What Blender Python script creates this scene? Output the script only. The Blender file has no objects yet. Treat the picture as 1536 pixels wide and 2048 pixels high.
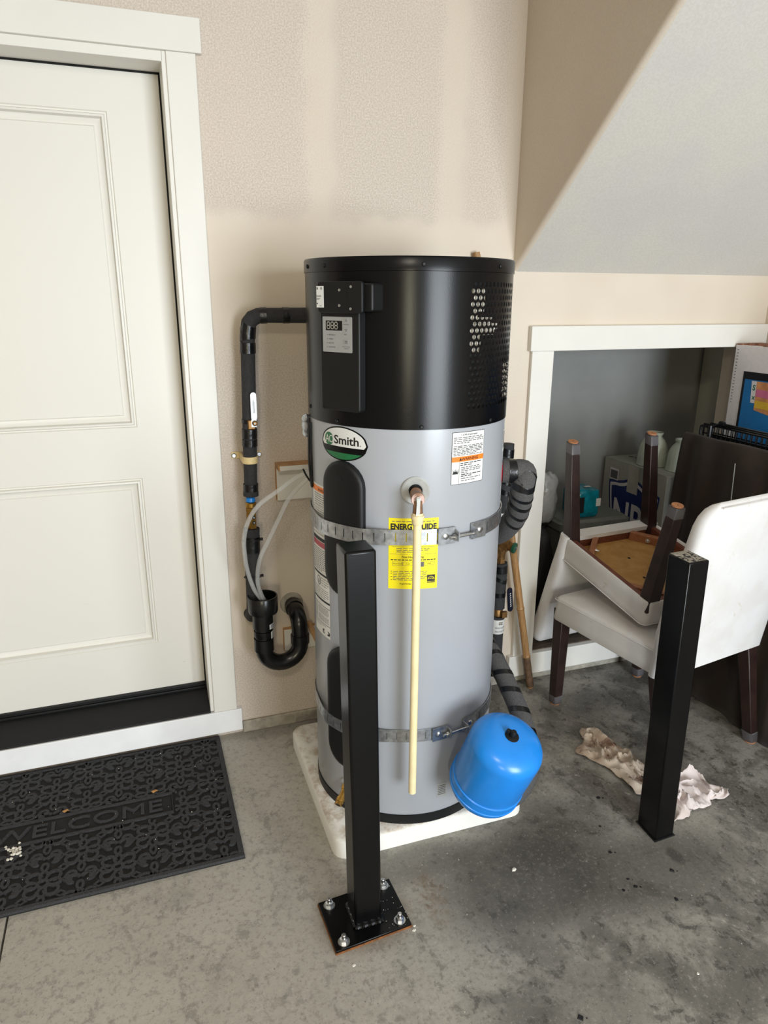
import bpy, math, random
from mathutils import Vector, Matrix, noise as mnoise
random.seed(7)
SC = bpy.context.scene
COL = SC.collection
PI = math.pi
R_ = math.radians

# ------------------------------------------------------------------ camera
YAW, PITCH, ROLL = 0.338, -0.2961, 0.0051
FPX = 1414.9
cam_d = bpy.data.cameras.new('camera')
cam_d.sensor_fit = 'HORIZONTAL'
cam_d.sensor_width = 36.0
cam_d.lens = FPX / 1536 * 36.0
cam_d.clip_start = 0.02
cam_o = bpy.data.objects.new('camera', cam_d)
COL.objects.link(cam_o)
fw = Vector((math.sin(YAW) * math.cos(PITCH), math.cos(YAW) * math.cos(PITCH), math.sin(PITCH)))
rt = Vector((math.cos(YAW), -math.sin(YAW), 0))
up = rt.cross(fw)
r2 = rt * math.cos(ROLL) + up * math.sin(ROLL)
u2 = up * math.cos(ROLL) - rt * math.sin(ROLL)
m = Matrix((r2, u2, -fw)).transposed().to_4x4()
m.translation = Vector((-0.5443, -2.3612, 1.5755))
cam_o.matrix_world = m
SC.camera = cam_o

# ------------------------------------------------------------------ world, lights, exposure
SC.view_settings.view_transform = 'Standard'
SC.view_settings.look = 'None'
SC.view_settings.gamma = 1.0
SC.view_settings.use_curve_mapping = False
SC.view_settings.exposure = -0.40
W = bpy.data.worlds.new('world')
SC.world = W
W.use_nodes = True
bg = W.node_tree.nodes['Background']
bg.inputs[0].default_value = (0.62, 0.76, 1.0, 1)
bg.inputs[1].default_value = 1.6


def area_light(name, loc, rot, sx, sy, power, col):
    l = bpy.data.lights.new(name, 'AREA')
    l.shape = 'RECTANGLE'
    l.size, l.size_y, l.energy, l.color = sx, sy, power, col
    o = bpy.data.objects.new(name, l)
    COL.objects.link(o)
    o.location = loc
    o.rotation_euler = rot
    return o


# daylight through the open garage door behind the photographer
area_light('daylight_door', (1.28, -5.95, 1.15), (R_(90), 0, 0), 2.1, 2.2, 390, (0.88, 0.95, 1.0))
# tall narrow window of warm daylight in the same wall, left of the door
area_light('daylight_window', (-1.80, -6.0, 1.38), (R_(90), 0, 0), 0.34, 1.0, 62, (1.0, 0.92, 0.66))
# warm ceiling fixture above and behind the photographer
area_light('ceiling_lamp', (-0.75, -3.0, 2.66), (0, 0, 0), 0.35, 0.35, 34, (1.0, 0.88, 0.74))
SC.cycles.max_bounces = 10
SC.cycles.diffuse_bounces = 6
SC.cycles.use_denoising = True
SC.cycles.caustics_reflective = False
SC.cycles.caustics_refractive = False


# ------------------------------------------------------------------ materials
def lin(c):
    if isinstance(c, str):
        c = c.lstrip('#')
        c = tuple(int(c[i:i + 2], 16) / 255 for i in (0, 2, 4))
    return tuple((x / 12.92 if x <= 0.04045 else ((x + 0.055) / 1.055) ** 2.4) for x in c[:3]) + (1,)


class NT:
    def __init__(s, name):
        s.mat = bpy.data.materials.new(name)
        s.mat.use_nodes = True
        s.t = s.mat.node_tree
        s.b = s.t.nodes['Principled BSDF']
        g = s.t.nodes.new('ShaderNodeNewGeometry')
        s.pos = g.outputs['Position']
        tc = s.t.nodes.new('ShaderNodeTexCoord')
        s.obj = tc.outputs['Object']

    def set(s, sock, v):
        if isinstance(v, bpy.types.NodeSocket):
            s.t.links.new(v, sock)
        elif isinstance(v, (int, float)):
            sock.default_value = v
        else:
            sock.default_value = v

    def math(s, op, a, b=0.0, c=0.0, clamp=False):
        n = s.t.nodes.new('ShaderNodeMath')
        n.operation = op
        n.use_clamp = clamp
        s.set(n.inputs[0], a)
        s.set(n.inputs[1], b)
        s.set(n.inputs[2], c)
        return n.outputs[0]

    def sep(s, v):
        n = s.t.nodes.new('ShaderNodeSeparateXYZ')
        s.set(n.inputs[0], v)
        return n.outputs

    def vmul(s, v, k):
        n = s.t.nodes.new('ShaderNodeVectorMath')
        n.operation = 'MULTIPLY'
        s.set(n.inputs[0], v)
        n.inputs[1].default_value = k
        return n.outputs[0]

    def noise(s, scale, detail=3, rough=0.55, vec=None, dist=0.0):
        n = s.t.nodes.new('ShaderNodeTexNoise')
        n.inputs['Scale'].default_value = scale
        n.inputs['Detail'].default_value = detail
        n.inputs['Roughness'].default_value = rough
        n.inputs['Distortion'].default_value = dist
        s.set(n.inputs['Vector'], vec or s.obj)
        return n.outputs[0]

    def voro(s, scale, vec=None, feature='F1'):
        n = s.t.nodes.new('ShaderNodeTexVoronoi')
        n.feature = feature
        n.inputs['Scale'].default_value = scale
        s.set(n.inputs['Vector'], vec or s.obj)
        return n.outputs['Distance']

    def step(s, v, a, b):
        n = s.t.nodes.new('ShaderNodeMapRange')
        n.interpolation_type = 'SMOOTHSTEP'
        s.set(n.inputs[0], v)
        n.inputs[1].default_value = a
        n.inputs[2].default_value = b
        return n.outputs[0]

    def mix(s, f, a, b, mode='MIX'):
        n = s.t.nodes.new('ShaderNodeMix')
        n.data_type = 'RGBA'
        n.blend_type = mode
        s.set(n.inputs['Factor'], f)
        for k, v in ((6, a), (7, b)):
            if isinstance(v, str):
                v = lin(v)
            s.set(n.inputs[k], v)
        return n.outputs[2]

    def bump(s, h, strength, dist=0.01):
        n = s.t.nodes.new('ShaderNodeBump')
        n.inputs['Strength'].default_value = strength
        n.inputs['Distance'].default_value = dist
        s.set(n.inputs['Height'], h)
        s.t.links.new(n.outputs[0], s.b.inputs['Normal'])

    def done(s, col=None, rough=None, metal=None, **k):
        for nm, v in (('Base Color', col), ('Roughness', rough), ('Metallic', metal)):
            if v is None:
                continue
            if isinstance(v, str):
                v = lin(v)
            s.set(s.b.inputs[nm], v)
        for nm, v in k.items():
            s.set(s.b.inputs[nm.replace('_', ' ')], v)
        return s.mat


def simple(name, col, rough=0.5, metal=0.0, var=0.08, vs=30, bump=0.0, bs=200, bd=0.002, **k):
    n = NT(name)
    f = n.noise(vs, 4)
    c = lin(col)
    lo = tuple(x * (1 - var) for x in c[:3]) + (1,)
    hi = tuple(min(1, x * (1 + var)) for x in c[:3]) + (1,)
    cc = n.mix(n.step(f, 0.3, 0.7), lo, hi)
    if bump:
        n.bump(n.noise(bs, 2), bump, bd)
    return n.done(cc, rough, metal, **k)


M = {}
M['trim'] = simple('white_trim_paint', '#dedbd4', 0.42, var=0.015, vs=5, bump=0.05, bs=60)
M['door'] = None
M['kick'] = simple('kickboard_paint', '#e9e9ea', 0.45, var=0.03, vs=12)
M['black_gloss'] = simple('black_shroud_paint', '#08080a', 0.25, var=0.1, bump=0.10, bs=420, bd=0.001, Specular_IOR_Level=0.24)
M['black_plastic'] = simple('black_plastic', '#0e0f10', 0.5, Specular_IOR_Level=0.35, bump=0.05, bs=600, bd=0.001)
M['black_matte'] = simple('black_matte', '#101011', 0.75)
M['post_black'] = simple('black_post_paint', '#070708', 0.24, var=0.12, vs=14, bump=0.05, bs=90, Specular_IOR_Level=0.28)
M['hole'] = simple('dark_recess', '#050505', 0.9)
M['tank_grey'] = simple('tank_grey_enamel', '#a3a6ac', 0.27, var=0.02, vs=4, bump=0.03, bs=120, bd=0.001)
M['galv'] = simple('galvanised_steel', '#b9bcc0', 0.3, 0.9, var=0.22, vs=70)
M['zinc'] = simple('zinc_bolt', '#c9cacb', 0.28, 1.0, var=0.1, vs=90)
M['chrome'] = simple('polished_steel', '#b9bab8', 0.42, 0.8)
M['grille_backing'] = simple('bright_grille_backing', '#d8d4cb', 0.5, 0.15, var=0.25, vs=90)  # bright backing added for the wall seen through the grille
M['brass'] = simple('brass', '#a8803e', 0.33, 0.9, var=0.2, vs=60)
M['bronze'] = simple('aged_bronze', '#86643c', 0.42, 0.8, var=0.25, vs=60)
M['copper'] = simple('copper', '#8f6d55', 0.5, 0.45, var=0.2, vs=60)
M['cpvc'] = simple('cream_cpvc', '#ead9ac', 0.42, var=0.05, vs=25)
M['blue'] = simple('blue_tank_paint', '#1f83dc', 0.27, var=0.04, vs=20, bump=0.03, bs=150, bd=0.001)
M['abs'] = simple('black_abs', '#0e0f10', 0.27, bump=0.04, bs=60)
M['foam'] = simple('charcoal_foam', '#2e2e30', 0.85, var=0.15, vs=120, bump=0.25, bs=400)
M['foam_grey'] = simple('grey_foam', '#4b4a4a', 0.9, var=0.35, vs=380, bump=0.4, bs=420)
M['tape'] = simple('black_vinyl_tape', '#0d0e11', 0.28, var=0.1, vs=50, bump=0.25, bs=70, bd=0.004)
M['white_label'] = simple('white_label', '#dcdcd9', 0.5, var=0.01)
M['grey_label'] = simple('silver_label', '#9b9c9a', 0.45, var=0.03)
M['ink'] = simple('black_ink', '#121212', 0.6)
M['ink_soft'] = simple('grey_ink', '#5a5a5a', 0.6)
M['orange_ink'] = simple('orange_ink', '#f08024', 0.5)
M['red_ink'] = simple('red_ink', '#b0404c', 0.5)
M['yellow'] = simple('yellow_label', '#f2e012', 0.5, var=0.02)
M['green'] = simple('green_ink', '#1c6a3c', 0.4)
M['dial_green'] = simple('dark_green_plastic', '#124a33', 0.4)
M['lcd'] = simple('dark_glass', '#101010', 0.15)
M['digit'] = simple('pale_segment', '#a7a49c', 0.4)
M['red'] = simple('red_plastic', '#b3262e', 0.4)
M['bamboo'] = None
M['cloth'] = None
M['wood_dark'] = simple('espresso_stained_wood', '#2c1d1a', 0.38, var=0.25, vs=18)
M['wood_red'] = None
M['ply'] = None
M['pine'] = simple('raw_pine', '#b98f62', 0.65, var=0.15, vs=25)
M['felt'] = simple('tan_felt', '#ab7550', 0.95, var=0.15, vs=150)
M['clearcap'] = simple('clear_plastic', '#a5a5aa', 0.10, var=0.02, Alpha=0.16)
M['tubeclear'] = simple('clear_vinyl', '#d2d2d0', 0.06, var=0.0, Alpha=0.34)
M['beige'] = simple('beige_plastic', '#e4cd98', 0.45)
M['brown'] = None
M['wire'] = simple('black_wire', '#08080a', 0.35)
M['silverwire'] = simple('bright_wire', '#cfcfcf', 0.3, 0.9)
M['card_white'] = simple('white_card', '#d9d4d6', 0.75, var=0.03, vs=60)
M['card_grey'] = simple('pale_grey_card', '#a4a49c', 0.8, var=0.04, vs=20)
M['card_torn'] = simple('torn_brown_card', '#8d6450', 0.95, var=0.3, vs=60)
M['navy'] = simple('navy_ink', '#1b2c66', 0.6)
M['tvblue'] = simple('blue_print', '#1c6fb0', 0.4, var=0.1, vs=6)
M['tvor'] = simple('orange_print', '#c98a5a', 0.5, var=0.2, vs=30)
M['tvpink'] = simple('pink_print', '#c96a8e', 0.5)
M['tvyel'] = simple('yellow_print', '#d8b23a', 0.5)
M['tvgrn'] = simple('teal_print', '#24705e', 0.5)
M['teal'] = simple('teal_plastic_wrap', '#0e7f93', 0.25, var=0.25, vs=25, bump=0.5, bs=25, bd=0.01)
M['frosted'] = simple('ribbed_glass', '#cdd3c4', 0.25, Alpha=0.72)
M['bin'] = simple('grey_tote_plastic', '#6e716b', 0.35, var=0.05)
M['bag'] = simple('dark_bag', '#141416', 0.6, bump=0.4, bs=20, bd=0.01)
M['polybag'] = simple('translucent_bag', '#9a9a9a', 0.25, bump=0.6, bs=25, bd=0.01)
M['chip'] = simple('white_chip', '#d6d2c8', 0.8)
M['leaf'] = simple('dry_leaf', '#a77a45', 0.8, var=0.3)
M['rust'] = simple('rust_stain', '#7a4a22', 0.9, var=0.4, vs=60)
M['rubber'] = None
M['rubber_base'] = simple('rubber_mat_base', '#141414', 0.85, var=0.3, vs=50, bump=0.3, bs=120)
M['navy_plastic'] = simple('navy_plastic', '#10152a', 0.4)
M['bronze_wood'] = simple('weathered_bamboo', '#5e4632', 0.7, var=0.35, vs=40)
M['pale_tape'] = simple('packing_tape', '#b3aea2', 0.35)
M['tag_pink'] = simple('pinkish_tag', '#c9a49a', 0.5)
M['escut'] = simple('clear_grey_escutcheon', '#b8bab8', 0.25, 0.2)


def mk_wall():
    n = NT('painted_drywall')
    x, y, z = n.sep(n.pos)
    j = n.math('MULTIPLY', n.math('SUBTRACT', n.noise(6, 2, vec=n.pos), 0.5), 0.10)
    sp = n.noise(210, 3, 0.7, vec=n.pos)
    j = n.math('ADD', j, n.math('MULTIPLY', n.math('SUBTRACT', sp, 0.5), 0.16))
    zj = n.math('ADD', z, j)
    xj = n.math('ADD', x, n.math('MULTIPLY', j, 0.8))
    # taped and sanded joints: one horizontal, three vertical above it
    h = n.math('MULTIPLY', n.step(zj, 1.80, 1.83), 1.0)
    low = n.math('SUBTRACT', 1.0, n.step(zj, 1.30, 1.52))

    def vb(a, b):
        return n.math('MULTIPLY', n.step(xj, a - 0.02, a + 0.02), n.math('SUBTRACT', 1.0, n.step(xj, b - 0.02, b + 0.02)))
    v = n.math('ADD', vb(0.02, 0.11), n.math('ADD', vb(0.47, 0.56), n.step(xj, 0.67, 0.74)))
    v = n.math('MULTIPLY', v, 0.72, clamp=True)
    hi_t = n.math('MULTIPLY', h, n.math('SUBTRACT', 1.0, v))
    lo_t = n.math('MULTIPLY', low, n.math('SUBTRACT', 1.0, n.math('MULTIPLY', n.step(xj, 0.5, 0.75), 0.8)))
    zb = n.math('MULTIPLY', n.step(zj, 0.30, 0.38), n.math('SUBTRACT', 1.0, n.step(zj, 0.62, 0.74)))
    lo_t = n.math('MULTIPLY', lo_t, n.math('SUBTRACT', 1.0, n.math('MULTIPLY', zb, 0.9)))
    tex = n.math('ADD', hi_t, lo_t, clamp=True)
    patch = n.noise(2.3, 2, vec=n.pos)
    tcol = n.mix(n.step(sp, 0.34, 0.66), '#b9ac9e', '#d2c7bb')
    tcol = n.mix(n.math('MULTIPLY', n.step(patch, 0.4, 0.65), 0.22), tcol, '#d3c1b4')
    scol = n.mix(n.step(patch, 0.35, 0.65), '#d5c9b9', '#d0c3b2')
    col = n.mix(tex, scol, tcol)
    n.bump(n.math('MULTIPLY', sp, n.math('ADD', tex, 0.12)), 0.25, 0.003)
    return n.done(col, 0.62)


def mk_soffit():
    n = NT('soffit_paint')
    sp = n.noise(150, 2, vec=n.pos)
    pt = n.noise(3, 2, vec=n.pos)
    col = n.mix(n.step(pt, 0.35, 0.65), '#d0cbc3', '#cac7c2')
    col = n.mix(n.math('MULTIPLY', n.step(sp, 0.4, 0.6), 0.25), col, '#b8b2a8')
    n.bump(sp, 0.12, 0.003)
    return n.done(col, 0.65)


def mk_floor():
    n = NT('stained_concrete')
    p = n.pos
    x, y, z = n.sep(p)
    big = n.noise(1.6, 4, 0.6, vec=p)
    mid = n.noise(4.5, 9, 0.70, vec=p, dist=0.35)
    fine = n.noise(45, 6, 0.7, vec=p)
    flk = n.noise(21, 10, 0.74, vec=n.vmul(p, (1.15, 0.85, 1)), dist=0.35)
    col = n.mix(n.step(big, 0.35, 0.65), '#a39f96', '#b0aca3')
    col = n.mix(n.math('MULTIPLY', n.step(mid, 0.50, 0.68), 0.50), col, '#86837b')
    # wet-looking, flaking area to the right and in front of the heater
    reg = n.math('ADD', x, n.math('MULTIPLY', n.math('SUBTRACT', big, 0.5), 1.5))
    reg = n.step(reg, -0.15, 0.42)
    dk = n.math('MULTIPLY', n.step(mid, 0.42, 0.60), reg)
    col = n.mix(n.math('MULTIPLY', dk, 0.75), col, '#4e4c47')
    col = n.mix(n.math('MULTIPLY', reg, 0.34), col, '#615f5a')
    flk = n.math('ADD', flk, n.math('MULTIPLY', n.math('SUBTRACT', fine, 0.5), 0.22))
    fl = n.math('MULTIPLY', n.step(flk, 0.535, 0.59), n.math('ADD', n.math('MULTIPLY', reg, 0.62), 0.36))
    fl = n.math('MULTIPLY', fl, n.step(mid, 0.40, 0.54))
    col = n.mix(n.math('MULTIPLY', fl, 0.80), col, '#3f3d39')
    lt = n.math('MULTIPLY', n.step(flk, 0.40, 0.34), n.math('ADD', n.math('MULTIPLY', reg, 0.3), 0.15))
    col = n.mix(lt, col, '#bfbab0')
    # dark blobs: damp right of the slab, oil stain by far post, others elsewhere

    def blob(cx, cy, rx, ry, wob=0.5):
        dx = n.math('DIVIDE', n.math('SUBTRACT', x, cx), rx)
        dy = n.math('DIVIDE', n.math('SUBTRACT', y, cy), ry)
        d = n.math('SQRT', n.math('ADD', n.math('MULTIPLY', dx, dx), n.math('MULTIPLY', dy, dy)))
        d = n.math('ADD', d, n.math('MULTIPLY', n.math('SUBTRACT', mid, 0.5), wob * 2.5))
        return n.math('SUBTRACT', 1.0, n.step(d, 0.45, 1.1))
    for (cx, cy, rx, ry, k) in ((0.36, -0.98, 0.30, 0.20, 0.72), (0.72, -1.07, 0.34, 0.15, 0.62), (0.55, -0.85, 0.22, 0.18, 0.6),
                                (1.02, -0.25, 0.25, 0.10, 0.4), (0.10, -0.82, 0.20, 0.09, 0.45), (-0.05, -0.03, 0.3, 0.06, 0.3),
                                (0.30, -1.35, 0.20, 0.14, 0.35), (0.837, -1.044, 0.022, 0.035, 0.8)):
        col = n.mix(n.math('MULTIPLY', blob(cx, cy, rx, ry), k), col, '#3f3d39')
    rs = n.math('MULTIPLY', blob(0.10, -0.93, 0.05, 0.12, 0.6), n.step(fine, 0.4, 0.65))
    col = n.mix(n.math('MULTIPLY', rs, 0.6), col, '#7b5a36')
    rs2 = blob(-0.095, -0.95, 0.15, 0.125, 0.15)
    col = n.mix(n.math('MULTIPLY', rs2, 0.6), col, '#5f4a30')
    col = n.mix(n.math('MULTIPLY', n.step(fine, 0.50, 0.66), 0.50), col, '#7a766f')
    grain = n.noise(95, 4, 0.75, vec=p)
    col = n.mix(n.math('MULTIPLY', n.step(grain, 0.54, 0.66), n.math('ADD', 0.28, n.math('MULTIPLY', reg, 0.25))), col, '#504d48')
    col = n.mix(n.math('MULTIPLY', n.step(grain, 0.42, 0.34), 0.28), col, '#c6c2ba')
    pit = n.noise(130, 2, 0.6, vec=p)
    col = n.mix(n.math('MULTIPLY', n.step(pit, 0.66, 0.74), 0.6), col, '#3c3833')
    col = n.mix(n.math('MULTIPLY', n.step(pit, 0.25, 0.31), -0.5), col, '#c0bab0')
    n.bump(n.math('ADD', n.math('MULTIPLY', fine, 0.5), flk), 0.12, 0.004)
    rough = n.math('SUBTRACT', 0.72, n.math('MULTIPLY', dk, 0.22))
    return n.done(col, rough)


def mk_door():
    n = NT('door_paint')
    x, y, z = n.sep(n.pos)
    sc = n.noise(3.0, 6, 0.7, vec=n.vmul(n.pos, (2.2, 1, 12)), dist=1.5)
    lowm = n.math('SUBTRACT', 1.0, n.step(z, 0.2, 1.0))
    f = n.math('MULTIPLY', n.step(sc, 0.67, 0.73), n.math('MULTIPLY', lowm, 0.35))
    col = n.mix(f, '#dcd9d1', '#8f8d86')
    n.bump(n.noise(4, 4, vec=n.vmul(n.pos, (60, 60, 4))), 0.03, 0.002)
    return n.done(col, 0.42)


def mk_cloth(name, a, b, stain=None, weave=420):
    n = NT(name)
    pt = n.noise(7, 4)
    col = n.mix(n.step(pt, 0.35, 0.65), a, b)
    if stain:
        s = n.noise(16, 5, 0.65, dist=0.8)
        col = n.mix(n.step(s, stain[1], stain[1] + 0.14), col, stain[0])
    n.bump(n.noise(weave, 2), 0.22, 0.002)
    return n.done(col, 0.9, Sheen_Weight=0.1)


def mk_wood(name, a, b, vec_scale, scale=6, rough=0.5):
    n = NT(name)
    g = n.noise(scale, 5, 0.6, vec=n.vmul(n.obj, vec_scale), dist=0.4)
    col = n.mix(n.step(g, 0.35, 0.65), a, b)
    n.bump(g, 0.08, 0.002)
    return n.done(col, rough)


def mk_slab():
    n = NT('painted_slab')
    g = n.noise(14, 6, 0.7)
    x, y, z = n.sep(n.pos)
    topm = n.step(z, 0.052, 0.059)
    col = n.mix(n.math('MULTIPLY', n.step(g, 0.40, 0.66), n.math('ADD', n.math('MULTIPLY', topm, 0.80), 0.03)), '#e6e4de', '#a8937c')
    n.bump(n.noise(60, 4), 0.3, 0.003)
    return n.done(col, 0.75)


def mk_rubber():
    n = NT('rubber_mat')
    g = n.noise(320, 3, 0.7)
    col = n.mix(n.step(g, 0.35, 0.7), '#252527', '#3f3f42')
    n.bump(g, 0.5, 0.003)
    return n.done(col, 0.85)


M['wall'] = mk_wall()
M['soffit'] = mk_soffit()
M['floor'] = mk_floor()
M['door'] = mk_door()
M['slab'] = mk_slab()
M['rubber'] = mk_rubber()
M['cloth'] = mk_cloth('cream_slipcover', '#dddbda', '#d6d2ce', ('#c6bba9', 0.62))
M['brown'] = mk_cloth('dark_brown_cover', '#32261f', '#261c17')
M['rag1'] = mk_cloth('soiled_rag', '#c4b5a4', '#a58f7a', ('#6b4a38', 0.52), 300)
M['rag2'] = mk_cloth('pale_rag', '#d3c8c6', '#c3b6b0', ('#8b6d5c', 0.62), 300)
M['bamboo'] = mk_wood('bamboo_skin', '#8f6a40', '#ad8455', (30, 30, 2.0), 6, 0.45)
M['wood_red'] = mk_wood('reddish_rail', '#5c2f20', '#744230', (30, 4, 30), 5, 0.5)
M['wood_mid'] = mk_wood('corner_block', '#8d5a3a', '#a0694a', (4, 30, 30), 5, 0.5)
M['ply'] = mk_wood('seat_panel', '#a5793f', '#b48a50', (5, 5, 5), 4, 0.6)
M['subfloor'] = mk_wood('rough_plywood', '#3f352c', '#5a4b3d', (4, 20, 20), 5, 0.9)
M['wall_dim'] = simple('unseen_wall_darkened', '#93897b', 0.8, var=0.06, vs=3)  # unseen walls darkened to cut fill light and reflections
M['closet_shade'] = simple('closet_wall_shaded', '#878886', 0.8, var=0.05, vs=4, bump=0.1, bs=150)  # closet back wall: shade put into a greyer tone
M['closet_lit'] = simple('closet_wall_lit', '#d2d0c2', 0.75, var=0.03, vs=4, bump=0.1, bs=150)  # closet side wall: paler tone stands in for the light it gets
M['concrete'] = simple('stem_wall_concrete', '#9d978b', 0.85, var=0.18, vs=40, bump=0.3, bs=80)


# ------------------------------------------------------------------ mesh builder
class MB:
    def __init__(s):
        s.v, s.f, s.mi = [], [], []
        s.m = 0

    def add(s, vs, fs, m=None):
        o = len(s.v)
        s.v += [Vector(p) for p in vs]
        for f in fs:
            s.f.append([i + o for i in f])
            s.mi.append(s.m if m is None else m)
        return s

    def box(s, x0, x1, y0, y1, z0, z1, m=None, mat=None):
        vs = [(x, y, z) for x in (x0, x1) for y in (y0, y1) for z in (z0, z1)]
        if mat is not None:
            vs = [mat @ Vector(p) for p in vs]
        return s.add(vs, [(0, 1, 3, 2), (4, 6, 7, 5), (0, 4, 5, 1), (2, 3, 7, 6), (0, 2, 6, 4), (1, 5, 7, 3)], m)

    def loft(s, rings, cap0=True, cap1=True, closed=True, m=None):
        n = len(rings[0])
        vs = [p for r in rings for p in r]
        fs = []
        for i in range(len(rings) - 1):
            for j in range(n if closed else n - 1):
                k = (j + 1) % n
                fs.append((i * n + j, i * n + k, (i + 1) * n + k, (i + 1) * n + j))
        if cap0:
            fs.append(tuple(reversed(range(n))))
        if cap1:
            fs.append(tuple(range((len(rings) - 1) * n, len(rings) * n)))
        return s.add(vs, fs, m)

    def tube(s, pts, r, n=14, caps=True, m=None):
        pts = [Vector(p) for p in pts]
        rs = r if isinstance(r, (list, tuple)) else [r] * len(pts)
        t0 = (pts[1] - pts[0]).normalized()
        a = Vector((0, 0, 1)) if abs(t0.z) < 0.9 else Vector((1, 0, 0))
        nx = (a - t0 * a.dot(t0)).normalized()
        rings = []
        for i, p in enumerate(pts):
            if i == 0:
                t = t0
            elif i == len(pts) - 1:
                t = (pts[i] - pts[i - 1]).normalized()
            else:
                t = ((pts[i + 1] - pts[i]).normalized() + (pts[i] - pts[i - 1]).normalized()).normalized()
            nx = (nx - t * nx.dot(t)).normalized()
            ny = t.cross(nx)
            rings.append([p + (nx * math.cos(2 * PI * k / n) + ny * math.sin(2 * PI * k / n)) * rs[i] for k in range(n)])
        return s.loft(rings, caps, caps, m=m)

    def lathe(s, prof, mat, n=24, cap0=True, cap1=True, m=None):
        rings = [[mat @ Vector((r * math.cos(2 * PI * k / n), r * math.sin(2 * PI * k / n), z)) for k in range(n)] for r, z in prof]
        return s.loft(rings, cap0, cap1, m=m)

    def prism(s, poly, d0, d1, mat, m=None):
        n = len(poly)
        r0 = [mat @ Vector((p[0], p[1], d0)) for p in poly]
        r1 = [mat @ Vector((p[0], p[1], d1)) for p in poly]
        return s.loft([r0, r1], m=m)

    def flat(s, poly, d, mat, m=None):
        return s.add([mat @ Vector((p[0], p[1], d)) for p in poly], [tuple(range(len(poly)))], m)

    def grid(s, nu, nv, fn, m=None):
        vs = [fn(i / nu, j / nv) for i in range(nu + 1) for j in range(nv + 1)]
        fs = [(i * (nv + 1) + j, (i + 1) * (nv + 1) + j, (i + 1) * (nv + 1) + j + 1, i * (nv + 1) + j + 1) for i in range(nu) for j in range(nv)]
        return s.add(vs, fs, m)


ROOT = {}


def mk(name, mb, mats, parent=None, local=False, bevel=0, seg=2, solid=0, sub=0, ang=38, flatshade=False, label=None, kind=None):
    if not isinstance(mats, (list, tuple)):
        mats = [mats]
    me = bpy.data.meshes.new(name)
    off = Vector((0, 0, 0))
    if parent is not None and not local:
        off = ROOT.get(parent.name, off)
    me.from_pydata([tuple(p - off) for p in mb.v], [], mb.f)
    for k in mats:
        me.materials.append(M[k])
    me.polygons.foreach_set('material_index', mb.mi)
    me.update()
    me.validate()
    if not flatshade:
        me.polygons.foreach_set('use_smooth', [True] * len(me.polygons))
        me.set_sharp_from_angle(angle=R_(ang))
    o = bpy.data.objects.new(name, me)
    COL.objects.link(o)
    if parent is not None:
        o.parent = parent
        ROOT[o.name] = ROOT.get(parent.name, Vector((0, 0, 0)))
    if solid:
        md = o.modifiers.new('thickness', 'SOLIDIFY')
        md.thickness = solid
        md.offset = -1
    if bevel:
        md = o.modifiers.new('bevel', 'BEVEL')
        md.width = bevel
        md.segments = seg
        md.limit_method = 'ANGLE'
        md.angle_limit = R_(40)
        md.harden_normals = False
    if sub:
        md = o.modifiers.new('sub', 'SUBSURF')
        md.levels = md.render_levels = sub
    if label:
        o['label'] = label
    if kind:
        o['kind'] = kind
    return o


def thing(name, label, cat, loc, group=None):
    o = bpy.data.objects.new(name, None)
    COL.objects.link(o)
    o.location = loc
    o.empty_display_size = 0.1
    o['label'] = label
    o['category'] = cat
    if group:
        o['group'] = group
    ROOT[o.name] = Vector(loc)
    return o


def tag(o, label, cat, group=None, kind=None):
    o['label'] = label
    o['category'] = cat
    if group:
        o['group'] = group
    if kind:
        o['kind'] = kind
    return o


def struct(name, mb, mats, parent=None, **k):
    return mk(name, mb, mats, parent, kind='structure', **k)


def T(x, y, z):
    return Matrix.Translation(Vector((x, y, z)))


def axis_mat(p, zdir, xhint=(0, 0, 1)):
    z = Vector(zdir).normalized()
    x = Vector(xhint)
    if abs(x.normalized().dot(z)) > 0.95:
        x = Vector((1, 0, 0))
    x = (x - z * x.dot(z)).normalized()
    y = z.cross(x)
    mm = Matrix((x, y, z)).transposed().to_4x4()
    mm.translation = Vector(p)
    return mm


def frame(p, x, y):
    x = Vector(x).normalized()
    y = Vector(y)
    y = (y - x * y.dot(x)).normalized()
    mm = Matrix((x, y, x.cross(y))).transposed().to_4x4()
    mm.translation = Vector(p)
    return mm


def catmull(pts, n=8):
    P = [Vector(p) for p in pts]
    P = [P[0] * 2 - P[1]] + P + [P[-1] * 2 - P[-2]]
    out = []
    for i in range(1, len(P) - 2):
        for k in range(n):
            t = k / n
            a, b, c, d = P[i - 1], P[i], P[i + 1], P[i + 2]
            out.append(0.5 * ((2 * b) + (c - a) * t + (2 * a - 5 * b + 4 * c - d) * t * t + (3 * b - a - 3 * c + d) * t ** 3))
    out.append(P[-2])
    return out


_tc = {}


def text2d(s, size, bold=0.0, align='LEFT', sx=1.0):
    key = (s, bold)
    if key not in _tc:
        cu = bpy.data.curves.new('t', 'FONT')
        cu.body = s
        cu.size = 1.0
        cu.offset = bold
        cu.resolution_u = 3
        ob = bpy.data.objects.new('t', cu)
        COL.objects.link(ob)
        dg = bpy.context.evaluated_depsgraph_get()
        ev = ob.evaluated_get(dg)
        me = ev.to_mesh()
        vs = [tuple(v.co) for v in me.vertices]
        fs = [tuple(p.vertices) for p in me.polygons]
        ev.to_mesh_clear()
        bpy.data.objects.remove(ob)
        bpy.data.curves.remove(cu)
        _tc[key] = (vs, fs)
    vs, fs = _tc[key]
    x0 = min(v[0] for v in vs)
    x1 = max(v[0] for v in vs)
    o = {'LEFT': x0, 'CENTER': (x0 + x1) / 2, 'RIGHT': x1}[align]
    return [((v[0] - o) * size * sx, v[1] * size) for v in vs], fs


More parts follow.
